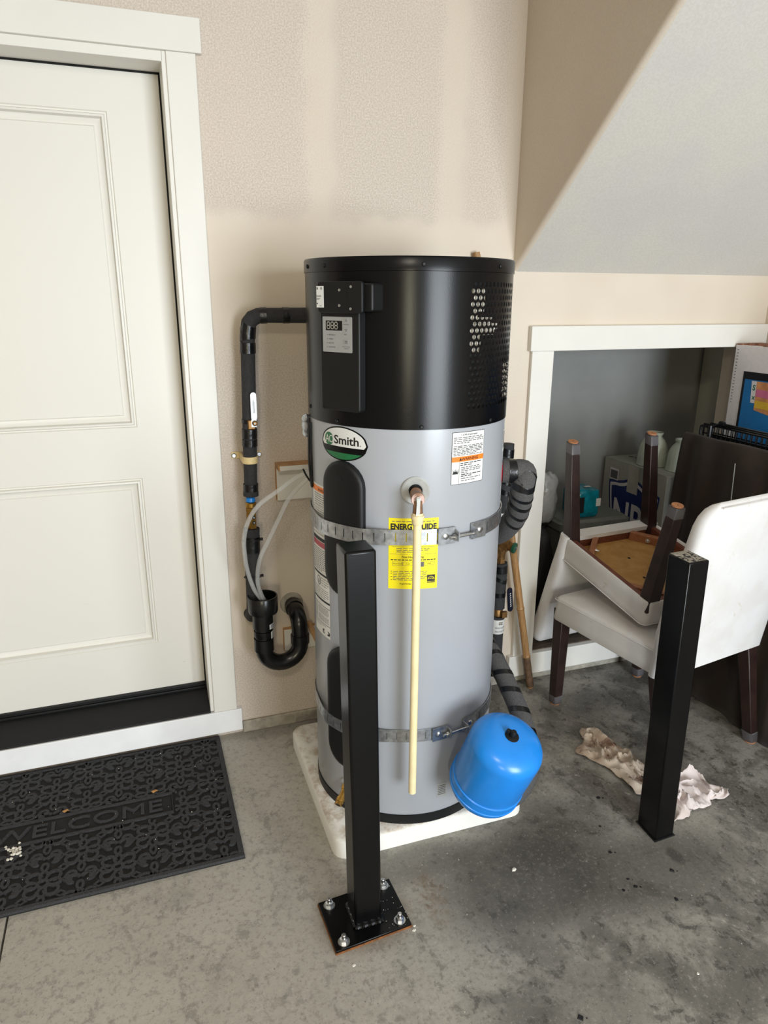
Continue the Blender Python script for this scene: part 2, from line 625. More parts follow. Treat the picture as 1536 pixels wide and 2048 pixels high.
def text(mb, s, size, mat, d=0.0, bold=0.0, align='LEFT', sx=1.0, m=None, width=None, depth=0):
    vs, fs = text2d(s, size, bold, align, sx)
    if width:
        w = max(v[0] for v in vs) - min(v[0] for v in vs)
        vs = [(v[0] * width / w, v[1]) for v in vs]
    if depth:
        n = len(vs)
        v3 = [mat @ Vector((v[0], v[1], d + depth)) for v in vs] + [mat @ Vector((v[0], v[1], d)) for v in vs]
        cnt = {}
        for f in fs:
            for a, b in zip(f, f[1:] + f[:1]):
                cnt[(a, b)] = 1
        side = [(b, a, a + n, b + n) for (a, b) in cnt if (b, a) not in cnt]
        return mb.add(v3, [tuple(f) for f in fs] + side, m)
    return mb.add([mat @ Vector((v[0], v[1], d)) for v in vs], fs, m)


def words(u0, u1, rnd, wmin=0.006, wmax=0.016, gap=0.0022):
    out = []
    u = u0
    while u < u1 - wmin * 0.6:
        w = min(rnd.uniform(wmin, wmax), u1 - u)
        out.append((u, u + w))
        u += w + gap
    return out


# ------------------------------------------------------------------ room shell
CEIL = 2.75
mb = MB()
mb.box(-0.986, 3.2, -6.2, 0.1, -0.12, 0.0)
mb.box(-3.2, -0.992, -6.2, 0.1, -0.12, 0.0)
mb.box(-0.998, -0.982, -6.2, 0.0, -0.12, -0.02)
struct('floor', mb, 'floor')

DX0, DX1 = -1.33, -0.384           # door rough opening
OX0, OX1, OZ0, OZ1 = 0.951, 1.90, 0.127, 1.383   # under-stair opening
mb = MB()
mb.box(-3.2, DX0, 0.0, 0.13, 0, CEIL)
mb.box(DX0, DX1, 0.0, 0.13, 0, 0.10)
mb.box(DX0, DX1, 0.0, 0.13, 2.205, CEIL)
mb.box(DX1, OX0, 0.0, 0.13, 0.0, CEIL)
mb.box(OX0, OX1, 0.0, 0.13, OZ1, CEIL)
mb.box(OX0, OX1, 0.0, 0.13, 0.0, OZ0)
mb.box(OX1, 3.2, 0.0, 0.13, 0.0, CEIL)
wall_back = struct('wall_back', mb, 'wall')
mb = MB()
mb.box(-0.275, 1.97, -0.012, 0.0, 0.0, 0.047)
mk('concrete_footing', mb, 'concrete', wall_back, bevel=0.003)

# stair underside: sloped ceiling and the side wall above it
SL = 0.803
mb = MB()
ys = [0.0, -0.02, -1.36]
n = 10
poly = []
# cross section in y-z of the sloped slab with a rounded lower-left arris handled by the side wall
z0 = 1.662
ytop = -(CEIL - z0) / SL
mb.add([(0.785, 0, z0), (1.97, 0, z0), (1.97, ytop, CEIL), (0.785, ytop, CEIL),
        (0.785, 0, z0 + 0.16), (1.97, 0, z0 + 0.16), (1.97, ytop, CEIL + 0.16), (0.785, ytop, CEIL + 0.16)],
       [(0, 1, 2, 3), (4, 7, 6, 5), (0, 4, 5, 1), (1, 5, 6, 2), (2, 6, 7, 3), (3, 7, 4, 0)])
struct('ceiling_stair', mb, 'soffit')
# side wall above the slope (faces left) with bullnose corner
mb = MB()
rr = 0.016
sd = Vector((0, -1, SL)).normalized()
nd = Vector((0, -SL, -1)).normalized()          # outward normal of the soffit
prof = [(0.77, 0.9)]
rings = []
for t in (0.0, 1.0):
    base = Vector((0.77, 0, z0)).lerp(Vector((0.77, ytop, CEIL)), t)
    ring = []
    for k in range(7):
        a = (PI / 2) * k / 6
        c = base + Vector((rr, 0, 0)) - nd * rr
        ring.append(c + Vector((-math.cos(a) * rr, 0, 0)) + nd * (math.sin(a) * rr))
    rings.append(ring)
mb.loft(rings, False, False, closed=False)
a0, a1 = rings[0][0], rings[1][0]
mb.add([a0, a1, (0.77, 0, CEIL)], [(0, 2, 1)])
mb.add([(0.90, 0, z0 + 0.03), (0.90, ytop, CEIL), (0.90, 0, CEIL)], [(0, 1, 2)])
struct('wall_stair', mb, 'wall')

mb = MB()
mb.box(1.97, 2.10, -1.7, 0.0, 0, CEIL)
struct('wall_right', mb, 'wall')
mb = MB()
mb.box(3.05, 3.2, -6.2, 0.0, 0, CEIL)
struct('wall_right_far', mb, 'wall_dim')
mb = MB()
mb.box(-3.2, -3.05, -6.2, 0.0, 0, CEIL)
struct('wall_left', mb, 'wall_dim')
mb = MB()
mb.box(-3.2, -2.01, -6.2, -6.05, 0, CEIL)
mb.box(-1.59, 0.05, -6.2, -6.05, 0, CEIL)
mb.box(-2.01, -1.59, -6.2, -6.05, 0, 0.88)
mb.box(-2.01, -1.59, -6.2, -6.05, 1.88, CEIL)
mb.box(2.65, 3.2, -6.2, -6.05, 0, CEIL)
mb.box(0.05, 2.65, -6.2, -6.05, 2.3, CEIL)
struct('wall_front', mb, 'wall_dim')
mb = MB()
mb.box(-3.2, 0.90, -6.2, 0.13, CEIL, CEIL + 0.1)
mb.box(0.90, 1.99, -6.2, ytop, CEIL, CEIL + 0.1)
mb.box(1.99, 3.2, -6.2, 0.13, CEIL, CEIL + 0.1)
struct('ceiling', mb, 'soffit')

# under-stair closet
CX1, CY1 = 2.15, 0.51
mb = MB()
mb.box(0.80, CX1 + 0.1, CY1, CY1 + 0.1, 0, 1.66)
struct('wall_closet_back', mb, 'closet_shade')
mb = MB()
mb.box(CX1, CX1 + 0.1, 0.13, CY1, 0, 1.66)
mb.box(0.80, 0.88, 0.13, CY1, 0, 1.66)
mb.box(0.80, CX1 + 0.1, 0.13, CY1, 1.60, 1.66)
struct('wall_closet_right', mb, 'closet_lit')
mb = MB()
mb.box(0.88, CX1, 0.13, CY1, 0.0, OZ0 - 0.004)
mb.box(OX0, OX1, 0.0, 0.13, OZ0, OZ0 + 0.004)
struct('floor_closet', mb, 'subfloor')

# ---- door, its frame and trims
FX = -0.018
mb = MB()
mb.box(-1.62, -0.277, FX - 0.006, 0, 2.2299, 2.3175)
struct('trim_1', mb, 'trim', bevel=0.002)
mb = MB()
mb.box(-0.384 + 0.008, -0.2937, FX, 0, 0.1107, 2.2299)
struct('trim_2', mb, 'trim', bevel=0.002)
mb = MB()
mb.box(-1.62, -0.277, FX - 0.004, 0, 0.0213, 0.1107)
struct('trim_3', mb, 'kick', bevel=0.002)
mb = MB()
mb.box(-0.3927 + 0.004, -0.37, FX + 0.006, 0.16, 0.115, 2.2299)      # jamb, door side
mb.box(-0.397, -0.3885, 0.128, 0.165, 0.115, 2.22)                 # stop
mb.box(-1.33, -0.385, FX + 0.006, 0.16, 2.2035, 2.2299)              # head jamb
struct('trim_4', mb, 'trim', bevel=0.0015)
mb = MB()
mb.box(-0.3932, -0.388, 0.101, 0.126, 0.17, 2.205)
mb.box(-1.30, -0.388, 0.101, 0.126, 2.199, 2.204)
struct('trim_5', mb, 'hole', flatshade=True)
# door leaf with two moulded panels
XD0, XD1, YD, ZD0, ZD1 = -1.300, -0.3935, 0.107, 0.1786, 2.1986
mb = MB()
px0, px1 = -1.147, -0.546
PAN = [(0.365, 0.981), (1.155, 2.091)]
xs = [XD0, px0, px1, XD1]
zs = [ZD0, PAN[0][0], PAN[0][1], PAN[1][0], PAN[1][1], ZD1]
for i in range(3):
    for j in range(5):
        if i == 1 and j in (1, 3):
            continue
        mb.add([(xs[i], YD, zs[j]), (xs[i + 1], YD, zs[j]), (xs[i + 1], YD, zs[j + 1]), (xs[i], YD, zs[j + 1])], [(0, 1, 2, 3)])
mb.add([(XD1, YD, ZD0), (XD1, YD + .04, ZD0), (XD1, YD + .04, ZD1), (XD1, YD, ZD1)], [(0, 1, 2, 3)])
mb.add([(XD0, YD, ZD0), (XD1, YD, ZD0), (XD1, YD + .04, ZD0), (XD0, YD + .04, ZD0)], [(0, 3, 2, 1)])
mb.add([(XD0, YD, ZD1), (XD1, YD, ZD1), (XD1, YD + .04, ZD1), (XD0, YD + .04, ZD1)], [(0, 1, 2, 3)])
mb.add([(XD0, YD + .04, ZD0), (XD1, YD + .04, ZD0), (XD1, YD + .04, ZD1), (XD0, YD + .04, ZD1)], [(0, 3, 2, 1)])
door = struct('door_1', mb, 'door')
for (a, b) in PAN:
    mb = MB()
    prof = [(0, 0), (0.003, 0.004), (0.007, 0.004), (0.010, -0.003), (0.016, -0.004), (0.020, 0.008), (0.030, 0.0125), (0.038, 0.0125), (0.0415, 0.0085)]
    rings = []
    for ins, dy in prof:
        rings.append([Vector((px0 + ins, YD + dy, a + ins)), Vector((px1 - ins, YD + dy, a + ins)), Vector((px1 - ins, YD + dy, b - ins)), Vector((px0 + ins, YD + dy, b - ins))])
    mb.loft(rings, False, True)
    mk('door_panel', mb, 'door', door, ang=25)
mb = MB()
mb.box(XD0, -0.392, 0.095, 0.125, 0.166, 0.179)
mb.box(XD0, -0.392, 0.088, 0.12, 0.158, 0.167)
mk('door_sweep', mb, 'black_plastic', door, bevel=0.002)
mb = MB()
xa, xb = -1.33, -0.3885
sec = [(-0.016, 0.112), (-0.016, 0.118), (0.0, 0.121), (0.085, 0.150), (0.125, 0.157), (0.125, 0.1), (0.0, 0.1)]
mb.loft([[Vector((x, y, z)) for y, z in sec] for x in (xa, xb)])
struct('trim_6', mb, 'black_matte', bevel=0.0015)
# ---- opening trims
mb = MB()
mb.box(0.8472, 1.968, FX - 0.006, 0, 1.383, 1.4732)
struct('trim_7', mb, 'trim', bevel=0.002)
mb = MB()
mb.box(0.8581, 0.951, FX, 0, 0.11, 1.383)
struct('trim_8', mb, 'trim', bevel=0.002)
mb = MB()
mb.box(0.838, 1.95, FX - 0.008, -0.0, 0.0315, 0.1272)
struct('baseboard_back', mb, 'trim', bevel=0.002)
mb = MB()
mb.box(OX1, OX1 + 0.065, FX, 0, 0.127, 1.383)
struct('trim_9', mb, 'trim', bevel=0.002)

# ------------------------------------------------------------------ doormat
mat_root = thing('doormat', 'black rubber welcome mat with scroll lattice lying before the white door', 'doormat', (-0.82, -0.33, 0))
mx0, mx1, my0, my1 = -1.272, -0.364, -0.640, -0.012
mb = MB()
mb.box(mx0, mx1, my0, my1, 0.0, 0.004)
mk('mat_base', mb, 'rubber_base', mat_root)
mb = MB()
bw = 0.016
for (a, b, c, d) in ((mx0, mx1, my0, my0 + bw), (mx0, mx1, my1 - bw, my1), (mx0, mx0 + bw, my0 + bw, my1 - bw), (mx1 - bw, mx1, my0 + bw, my1 - bw)):
    mb.box(a, b, c, d, 0.001, 0.0105)
mk('mat_border', mb, 'rubber', mat_root, bevel=0.003)
tx0, tx1, ty0, ty1 = -1.080, -0.556, -0.372, -0.290


def ribbon(mb, pts, w, z0, z1, closed=True):
    P = [Vector((p[0], p[1], 0)) for p in pts]
    n = len(P)
    rings = []
    for i in range(n):
        a = P[(i - 1) % n] if (closed or i > 0) else P[i]
        b = P[(i + 1) % n] if (closed or i < n - 1) else P[i]
        t = (b - a).normalized()
        q = Vector((-t.y, t.x, 0)) * (w / 2)
        rings.append([P[i] - q + Vector((0, 0, z0)), P[i] - q * 0.8 + Vector((0, 0, z1)), P[i] + q * 0.8 + Vector((0, 0, z1)), P[i] + q + Vector((0, 0, z0))])
    if closed:
        rings.append(rings[0])
    mb.loft(rings, not closed, not closed)


mb = MB()
random.seed(3)
P_ = 0.0985


def clipok(pts):
    for x, y in pts:
        if not (mx0 + 0.012 < x < mx1 - 0.012 and my0 + 0.012 < y < my1 - 0.012):
            return False
        if tx0 - 0.012 < x < tx1 + 0.012 and ty0 - 0.012 < y < ty1 + 0.012:
            return False
    return True


def rib(pts, w=0.0095, closed=True):
    w *= 1.15
    if clipok(pts):
        ribbon(mb, pts, w, 0.003, 0.0095 + random.uniform(-0.0006, 0.0006), closed)
    else:                      # keep the runs of points that stay inside
        run = []
        seq = pts + ([pts[0]] if closed else [])
        for q in seq + [None]:
            if q is not None and clipok([q]):
                run.append(q)
            else:
                if len(run) > 2:
                    ribbon(mb, run, w, 0.003, 0.0095, False)
                run = []


def ell(cx, cy, a, b, rot=0, n=16):
    return [(cx + a * math.cos(t) * math.cos(rot) - b * math.sin(t) * math.sin(rot), cy + a * math.cos(t) * math.sin(rot) + b * math.sin(t) * math.cos(rot)) for t in [2 * PI * k / n for k in range(n)]]


def spiral(cx, cy, r0, r1, a0, a1, n=16):
    return [(cx + (r0 + (r1 - r0) * k / n) * math.cos(a0 + (a1 - a0) * k / n), cy + (r0 + (r1 - r0) * k / n) * math.sin(a0 + (a1 - a0) * k / n)) for k in range(n + 1)]


nx_, ny_ = 10, 7
for i in range(-1, nx_):
    for j in range(-1, ny_):
        cx = mx1 - 0.055 - i * P_
        cy = my1 - 0.055 - j * P_
        if (i + j) % 2 == 0:
            rib(ell(cx, cy, 0.0135, 0.0135))
            for q in range(4):
                a = q * PI / 2
                rib(ell(cx + 0.030 * math.cos(a), cy + 0.030 * math.sin(a), 0.0165, 0.0105, a, 14), 0.008)
            for q in range(4):
                a = PI / 4 + q * PI / 2
                rib(spiral(cx + 0.037 * math.cos(a), cy + 0.037 * math.sin(a), 0.021, 0.014, a - 2.4, a + 2.4, 14), 0.0095, False)
        else:
            for sx, sy in ((1, 1), (-1, 1), (1, -1), (-1, -1)):
                rib(spiral(cx + sx * 0.022, cy + sy * 0.010, 0.021, 0.008, (0.6 if sx > 0 else PI - 0.6) - 2.2 * sx * sy, (0.6 if sx > 0 else PI - 0.6) + 2.6 * sx * sy, 16), 0.0095, False)
            rib(ell(cx, cy + 0.035, 0.0085, 0.0150, 0, 10), 0.008)
            rib(ell(cx, cy - 0.035, 0.0085, 0.0150, 0, 10), 0.008)
            rib([(cx - 0.048, cy), (cx - 0.036, cy + 0.014), (cx - 0.024, cy), (cx - 0.036, cy - 0.014)], 0.007)
            rib([(cx + 0.048, cy), (cx + 0.036, cy + 0.014), (cx + 0.024, cy), (cx + 0.036, cy - 0.014)], 0.007)
        d = P_ / 2
        rib([(cx + d, cy + d - 0.011), (cx + d + 0.012, cy + d), (cx + d, cy + d + 0.011), (cx + d - 0.012, cy + d)], 0.007)
mk('scroll_lattice', mb, 'rubber', mat_root)
mb = MB()
ribbon(mb, [(tx0 - 0.006, ty0 - 0.006), (tx1 + 0.006, ty0 - 0.006), (tx1 + 0.006, ty1 + 0.006), (tx0 - 0.006, ty1 + 0.006)], 0.012, 0.002, 0.0095)
mk('letter_frame', mb, 'rubber', mat_root)
mb = MB()
mb.box(tx0, tx1, ty0, ty1, 0.001, 0.0052)
mk('letter_panel', mb, 'rubber_base', mat_root)
mb = MB()
text(mb, 'WELCOME', 0.075, frame((tx1 - 0.026, ty0 + 0.014, 0.0), (1, 0, 0), (0, 1, 0)), d=0.005, bold=0.0, align='RIGHT', width=0.492, depth=0.0055)
mk('letters', mb, 'rubber', mat_root)

# ------------------------------------------------------------------ slab
random.seed(5)


def rrect(w, d, r, n=5):
    out = []
    for sx, sy, a0 in ((1, 1, 0), (-1, 1, PI / 2), (-1, -1, PI), (1, -1, 3 * PI / 2)):
        for k in range(n + 1):
            a = a0 + (PI / 2) * k / n
            out.append((sx * (w / 2 - r) + r * math.cos(a), sy * (d / 2 - r) + r * math.sin(a)))
    return out


SLX, SLY, SLW, SLD = 0.195, -0.428, 0.622, 0.624
mb = MB()
rings = []
for ins, z in ((0.0, 0.0), (0.0, 0.05), (0.003, 0.057), (0.009, 0.0605)):
    rings.append([Vector((SLX + x * (1 - ins / 0.31), SLY + y * (1 - ins / 0.31), z)) for x, y in rrect(SLW, SLD, 0.045)])
mb.loft(rings)
tag(mk('heater_slab', mb, 'slab'), 'low white painted square pad under the grey water heater', 'slab')

# ------------------------------------------------------------------ water heater
HX, HY, HR = 0.1927, -0.4586, 0.2804
ZB, ZT = 0.0605, 1.6668


def HP(ang, D, z):
    a = R_(ang)
    return Vector((HX + D * math.cos(a), HY + D * math.sin(a), z))


def wrap2(mb, poly_vs, faces, ang0, zc, off, m=None):
    """2-D (u right, v up) onto the tank skin around angle ang0"""
    mb.add([HP(ang0 + math.degrees(u / HR), HR + off, zc + v) for u, v in poly_vs], faces, m)


def wrect(mb, u0, u1, v0, v1, ang0, zc, off, m=None):
    n = max(1, int(abs(u1 - u0) / 0.008))
    vs = []
    for i in range(n + 1):
        u = u0 + (u1 - u0) * i / n
        vs += [(u, v0), (u, v1)]
    wrap2(mb, vs, [(2 * i, 2 * i + 2, 2 * i + 3, 2 * i + 1) for i in range(n)], ang0, zc, off, m)


def wtext(mb, s, size, u, v, ang0, zc, off, m=None, bold=0.0, align='LEFT', width=None, shear=0.0):
    vs, fs = text2d(s, size, bold, align)
    if width:
        w = max(a[0] for a in vs) - min(a[0] for a in vs)
        vs = [(a[0] * width / w, a[1]) for a in vs]
    wrap2(mb, [(u + a[0] + shear * a[1], v + a[1]) for a in vs], fs, ang0, zc, off, m)


def wlines(mb, u0, u1, v_top, v_bot, nl, h, ang0, zc, off, m, rnd, last=0.6, gap=0.003, wmin=0.006, wmax=0.015):
    for i in range(nl):
        v = v_top - (v_top - v_bot) * (i / max(1, nl - 1))
        e = u1 if i < nl - 1 else u0 + (u1 - u0) * last
        for a, b in words(u0, e, rnd, wmin, wmax, gap):
            wrect(mb, a, b, v - h / 2, v + h / 2, ang0, zc, off, m)


heater = thing('water_heater', 'tall round grey water heater with a black perforated top section on the white pad', 'water heater', (HX, HY, ZB))
I4 = T(HX, HY, 0)
mb = MB()
mb.lathe([(HR - 0.004, ZB + 0.028), (HR, ZB + 0.034), (HR, 1.2555), (HR - 0.02, 1.2565)], I4, 96, True, True)
mk('tank_jacket', mb, 'tank_grey', heater)
mb = MB()
mb.lathe([(HR + 0.001, ZB), (HR + 0.0015, ZB + 0.030), (HR - 0.01, ZB + 0.031)], I4, 96)
base_ring = mk('base_ring', mb, 'black_plastic', heater)

# black shroud with a window for the perforated grille
GA0, GA1, GZ0, GZ1 = -79.0, 15.0, 1.300, 1.612
Z0S, Z1S = 1.2545, 1.640
mb = MB()
N = 144
RS = HR + 0.0022
angs = [GA0 + (GA1 - GA0) * i / 40 for i in range(41)] + [GA1 + (360 - (GA1 - GA0)) * i / 104 for i in range(1, 104)]
zl = [Z0S, GZ0, GZ1, Z1S]
n = len(angs)
vs = [HP(a, RS, z) for a in angs for z in zl]
fs = []
for i in range(n):
    k = (i + 1) % n
    for j in range(3):
        if j == 1 and i < 40:
            continue
        fs.append((i * 4 + j, k * 4 + j, k * 4 + j + 1, i * 4 + j + 1))
mb.add(vs, fs)
shroud = mk('shroud', mb, 'black_gloss', heater)
mb = MB()
mb.lathe([(HR + 0.002, 1.6325), (HR + 0.0045, 1.6335), (HR + 0.0045, 1.6625), (HR + 0.002, ZT), (HR - 0.008, ZT + 0.0005), (HR - 0.010, ZT - 0.004), (0.2, ZT - 0.012)], I4, 120, True, True)
mk('top_cap', mb, 'black_gloss', heater)
# perforated grille, every hole cut
mb = MB()
rows = 20
rh = (GZ1 - GZ0) / rows
arc = R_(GA1 - GA0) * RS
cols = int(round(arc / 0.0166))
cw = (GA1 - GA0) / cols
K = 12
hr_u, hr_z = 0.0056, 0.0060
for j in range(rows):
    zc = GZ0 + (j + 0.5) * rh
    st = 0.5 if j % 2 else 0.0
    if j % 2:
        for (a, b) in ((GA0, GA0 + cw * 0.5), (GA1 - cw * 0.5, GA1)):
            mb.add([HP(a, RS, zc - rh / 2), HP(b, RS, zc - rh / 2), HP(b, RS, zc + rh / 2), HP(a, RS, zc + rh / 2)], [(0, 1, 2, 3)])
    for i in range(cols - (1 if j % 2 else 0)):
        ac = GA0 + (i + 0.5 + st) * cw
        hu = R_(cw) * RS / 2
        outer, inner = [], []
        for k in range(K):
            t = 2 * PI * (k + 0.5) / K
            c, s = math.cos(t), math.sin(t)
            inner.append((hr_u * c, hr_z * s))
            q = min(hu / max(abs(c), 1e-6), (rh / 2) / max(abs(s), 1e-6))
            outer.append((q * c, q * s))
        # push the nearest ring points onto the rectangle corners
        for sx in (1, -1):
            for sy in (1, -1):
                kk = min(range(K), key=lambda k: (outer[k][0] - sx * hu) ** 2 + (outer[k][1] - sy * rh / 2) ** 2)
                outer[kk] = (sx * hu, sy * rh / 2)
        vs = [HP(ac + math.degrees(u / RS), RS, zc + v) for u, v in outer + inner]
        mb.add(vs, [(k, (k + 1) % K, K + (k + 1) % K, K + k) for k in range(K)])
mk('grille', mb, 'black_gloss', heater, flatshade=False)
# machinery, plus a dark liner added to block light through the holes
mb = MB()
mb.lathe([(0.26, 1.258), (0.26, 1.268)], T(HX, HY, 0), 40)
mb.lathe([(0.262, 1.268), (0.262, 1.640)], T(HX, HY, 0), 48)
mb.lathe([(0.02, 1.27), (0.085, 1.275), (0.09, 1.29), (0.09, 1.40), (0.07, 1.44), (0.02, 1.45)], T(HX + 0.08, HY - 0.10, 0), 20)
mb.tube(catmull([(HX + 0.12, HY - 0.19, 1.30), (HX + 0.10, HY - 0.215, 1.38), (HX + 0.115, HY - 0.215, 1.44), (HX + 0.14, HY - 0.20, 1.30)], 6), 0.004, 6)
mk('compressor_and_liner', mb, 'black_matte', heater)
# bright pieces added for the lit wall beyond, behind the holes (angle from, angle to, height)
BRIGHT_ROWS = [(-75.9, -66.3, 1.5899), (-77.1, -66.8, 1.5758), (-78.5, -66.6, 1.5616), (-79.5, -67.2, 1.5474), (-79.0, -71.9, 1.5325), (-77.6, -60.0, 1.5185), (-76.1, -53.7, 1.5031), (-77.3, -57.1, 1.4899), (-78.9, -69.7, 1.4755), (-76.6, -69.1, 1.4607), (-75.8, -69.8, 1.4472)]
for (a0, a1, zc) in BRIGHT_ROWS:
    za, zb = zc - 0.0072, zc + 0.0072
    mb = MB()
    vs = [HP(a0 + (a1 - a0) * i / 6, RS - 0.010, z) for i in range(7) for z in (za, zb)]
    vs += [HP(a0 + (a1 - a0) * i / 6, RS - 0.020, z) for i in range(7) for z in (za, zb)]
    fs = [(2 * i, 2 * i + 2, 2 * i + 3, 2 * i + 1) for i in range(6)] + [(14 + 2 * i, 15 + 2 * i, 17 + 2 * i, 16 + 2 * i) for i in range(6)]
    fs += [(0, 1, 15, 14), (12, 26, 27, 13)]
    mb.add(vs, fs)
    mk('bright_backing', mb, 'grille_backing', heater, label='bright panel added behind the holes')
mb = MB()  # added baffles that stop the bright wall showing through the grille
for a in (-30, -24, -18, -10, 0, 9):
    za = 1.405 if a < -12 else 1.272
    mb.add([HP(a, D, z) for D in (0.259, RS - 0.001) for z in (za, 1.638)] + [HP(a + 1.0, D, z) for D in (0.259, RS - 0.001) for z in (za, 1.638)], [(0, 2, 3, 1), (4, 5, 7, 6), (2, 6, 7, 3), (0, 1, 5, 4)])
mk('grille_baffles', mb, 'black_matte', heater)
for za in (1.31, 1.325, 1.34, 1.355, 1.37, 1.385, 1.40):  # bright strips added where the lit wall would show through
    mb = MB()
    vs = [HP(a, RS - D, z) for D in (0.008, 0.012) for a in (-37, -33, -29) for z in (za, za + 0.008)]
    mb.add(vs, [(0, 2, 3, 1), (2, 4, 5, 3), (6, 7, 9, 8), (8, 9, 11, 10), (0, 1, 7, 6), (4, 10, 11, 5)])
    mk('bright_strip', mb, 'grille_backing', heater, label='bright strip added behind the holes')


# screws on the shroud
for ang, z, D in ((-159, 1.648, HR + 0.004), (-104, 1.648, HR + 0.004), (-58, 1.648, HR + 0.004), (-151, 1.264, HR + 0.002), (-103.5, 1.262, HR + 0.002), (-60, 1.264, HR + 0.002), (-178, 1.648, HR + 0.004), (179, 1.285, HR + 0.002)):
    mb = MB()
    nrm = HP(ang, 1, 0) - HP(ang, 0, 0)
    mb.lathe([(0.0055, 0), (0.0055, 0.002), (0.0035, 0.004)], axis_mat(HP(ang, D, z), nrm), 10)
    mk('screw', mb, 'black_plastic', heater)

# control panel: flat plates standing off the skin
PA = -147.0
PN = HP(PA, 1, 0) - HP(PA, 0, 0)
PU = Vector((-math.sin(R_(PA)), math.cos(R_(PA)), 0))


def pmat(D):
    return frame(HP(PA, D, 0), PU, (0, 0, 1))


def rpoly(u0, u1, v0, v1, r, n=4):
    return [((u0 + u1) / 2 + x, (v0 + v1) / 2 + y) for x, y in rrect(u1 - u0, v1 - v0, r, n)]


mb = MB()
mb.prism(rpoly(-0.0585, 0.0690, 1.2945, 1.5420, 0.008), -0.045, 0.0, pmat(0.297))
panel = mk('control_panel', mb, 'black_plastic', heater, bevel=0.003)
mb = MB()
mb.prism(rpoly(-0.0492, 0.0472, 1.4410, 1.5265, 0.0025), -0.002, 0.0006, pmat(0.297))
plate = mk('display_plate', mb, 'grey_label', panel, label='silver display plate')
mb = MB()
F = pmat(0.297)
mb.m = 0
mb.flat(rpoly(-0.0381, 0.0159, 1.4935, 1.5170, 0.001), 0.0010, F, 0)
for q in range(3):
    cu = -0.0290 + q * 0.0125
    for v in (1.4975, 1.5055, 1.5135):
        mb.flat([(cu - 0.0036, v - 0.001), (cu + 0.0036, v - 0.001), (cu + 0.0036, v + 0.001), (cu - 0.0036, v + 0.001)], 0.0014, F, 1)
    for uu in (-0.0042, 0.0042):
        for (a, b) in ((1.4985, 1.5048), (1.5062, 1.5125)):
            mb.flat([(cu + uu - 0.001, a), (cu + uu + 0.001, a), (cu + uu + 0.001, b), (cu + uu - 0.001, b)], 0.0014, F, 1)
mk('digit_display', mb, ['lcd', 'digit'], panel)
for zc, kind_ in ((1.5185, 'up'), (1.4948, 'down'), (1.4670, 'mode')):
    mb = MB()
    mb.prism(rpoly(0.0205, 0.0360, zc - 0.0065, zc + 0.0065, 0.002), 0.0002, 0.0012, F, 0)
    cu = 0.02825
    if kind_ == 'up':
        mb.flat([(cu - 0.0042, zc - 0.0025), (cu + 0.0042, zc - 0.0025), (cu, zc + 0.0035)], 0.0015, F, 1)
        mb.flat([(cu - 0.0024, zc - 0.0016), (cu + 0.0024, zc - 0.0016), (cu, zc + 0.0018)], 0.0017, F, 0)
    elif kind_ == 'down':
        mb.flat([(cu - 0.0042, zc + 0.0025), (cu, zc - 0.0035), (cu + 0.0042, zc + 0.0025)], 0.0015, F, 1)
        mb.flat([(cu - 0.0024, zc + 0.0016), (cu, zc - 0.0018), (cu + 0.0024, zc + 0.0016)], 0.0017, F, 0)
    else:
        for dv in (0.002, -0.002):
            mb.flat([(cu - 0.0045, zc + dv - 0.0009), (cu + 0.0045, zc + dv - 0.0009), (cu + 0.0045, zc + dv + 0.0009), (cu - 0.0045, zc + dv + 0.0009)], 0.0015, F, 1)
    mk('button', mb, ['grey_label', 'ink_soft'], panel)
mb = MB()
for q, w in enumerate(('EFFICIENCY', 'HYBRID', 'ELECTRIC', 'VACATION')):
    v = 1.4815 - q * 0.0098
    mb.flat(ell(-0.0335, v + 0.0012, 0.0011, 0.0013, 0, 8), 0.0010, F)
    text(mb, w, 0.0042, F @ T(-0.0285, v - 0.0003, 0), d=0.0010, bold=0.01)
text(mb, 'TEMP/DAYS', 0.0036, F @ T(0.0280, 1.5075, 0), d=0.001, align='CENTER')
text(mb, 'RESET', 0.0036, F @ T(0.0260, 1.4835, 0), d=0.001, align='CENTER')
text(mb, 'Hold To Activate', 0.0036, F @ T(0.0285, 1.4545, 0), d=0.001, align='CENTER')
text(mb, 'Selection', 0.0036, F @ T(0.0285, 1.4500, 0), d=0.001, align='CENTER')
mk('panel_print', mb, 'ink_soft', panel)
for (u, v) in ((-0.053, 1.5365), (0.0635, 1.5335), (-0.053, 1.3005), (0.0635, 1.3005)):
    mb = MB()
    mb.lathe([(0.0030, 0.0), (0.0030, 0.0012), (0.0018, 0.0018)], F @ T(u, v, 0), 8)
    mk('screw', mb, 'black_plastic', panel)
# wiring box above the panel
mb = MB()
mb.prism(rpoly(-0.0536, 0.0890, 1.5355, 1.6095, 0.007), -0.010, 0.0, pmat(0.310))
wbox = mk('wiring_box', mb, 'black_plastic', heater, bevel=0.0025)
mb = MB()
mb.prism(rpoly(-0.05, 0.112, 1.540, 1.605, 0.006), -0.075, -0.004, pmat(0.304))
mk('box_back', mb, 'black_plastic', wbox, bevel=0.004)
F = pmat(0.310)
mb = MB()
mb.box(0.0425, 0.0432, 1.538, 1.608, -0.0002, 0.0004, mat=F)
mk('cover_seam', mb, 'hole', wbox)
for (u, v) in ((0.0192, 1.5891), (0.0555, 1.5965), (0.0186, 1.5533), (0.0540, 1.5460)):
    mb = MB()
    mb.lathe([(0.0034, 0.0), (0.0034, 0.0014), (0.002, 0.0024)], F @ T(u, v, 0), 10)
    mk('screw', mb, 'zinc', wbox, label='bright zinc screw')
mb = MB()
mb.m = 0
mb.box(-0.0560, -0.0325, 1.5480, 1.5985, 0.0, 0.0008, 0, F)
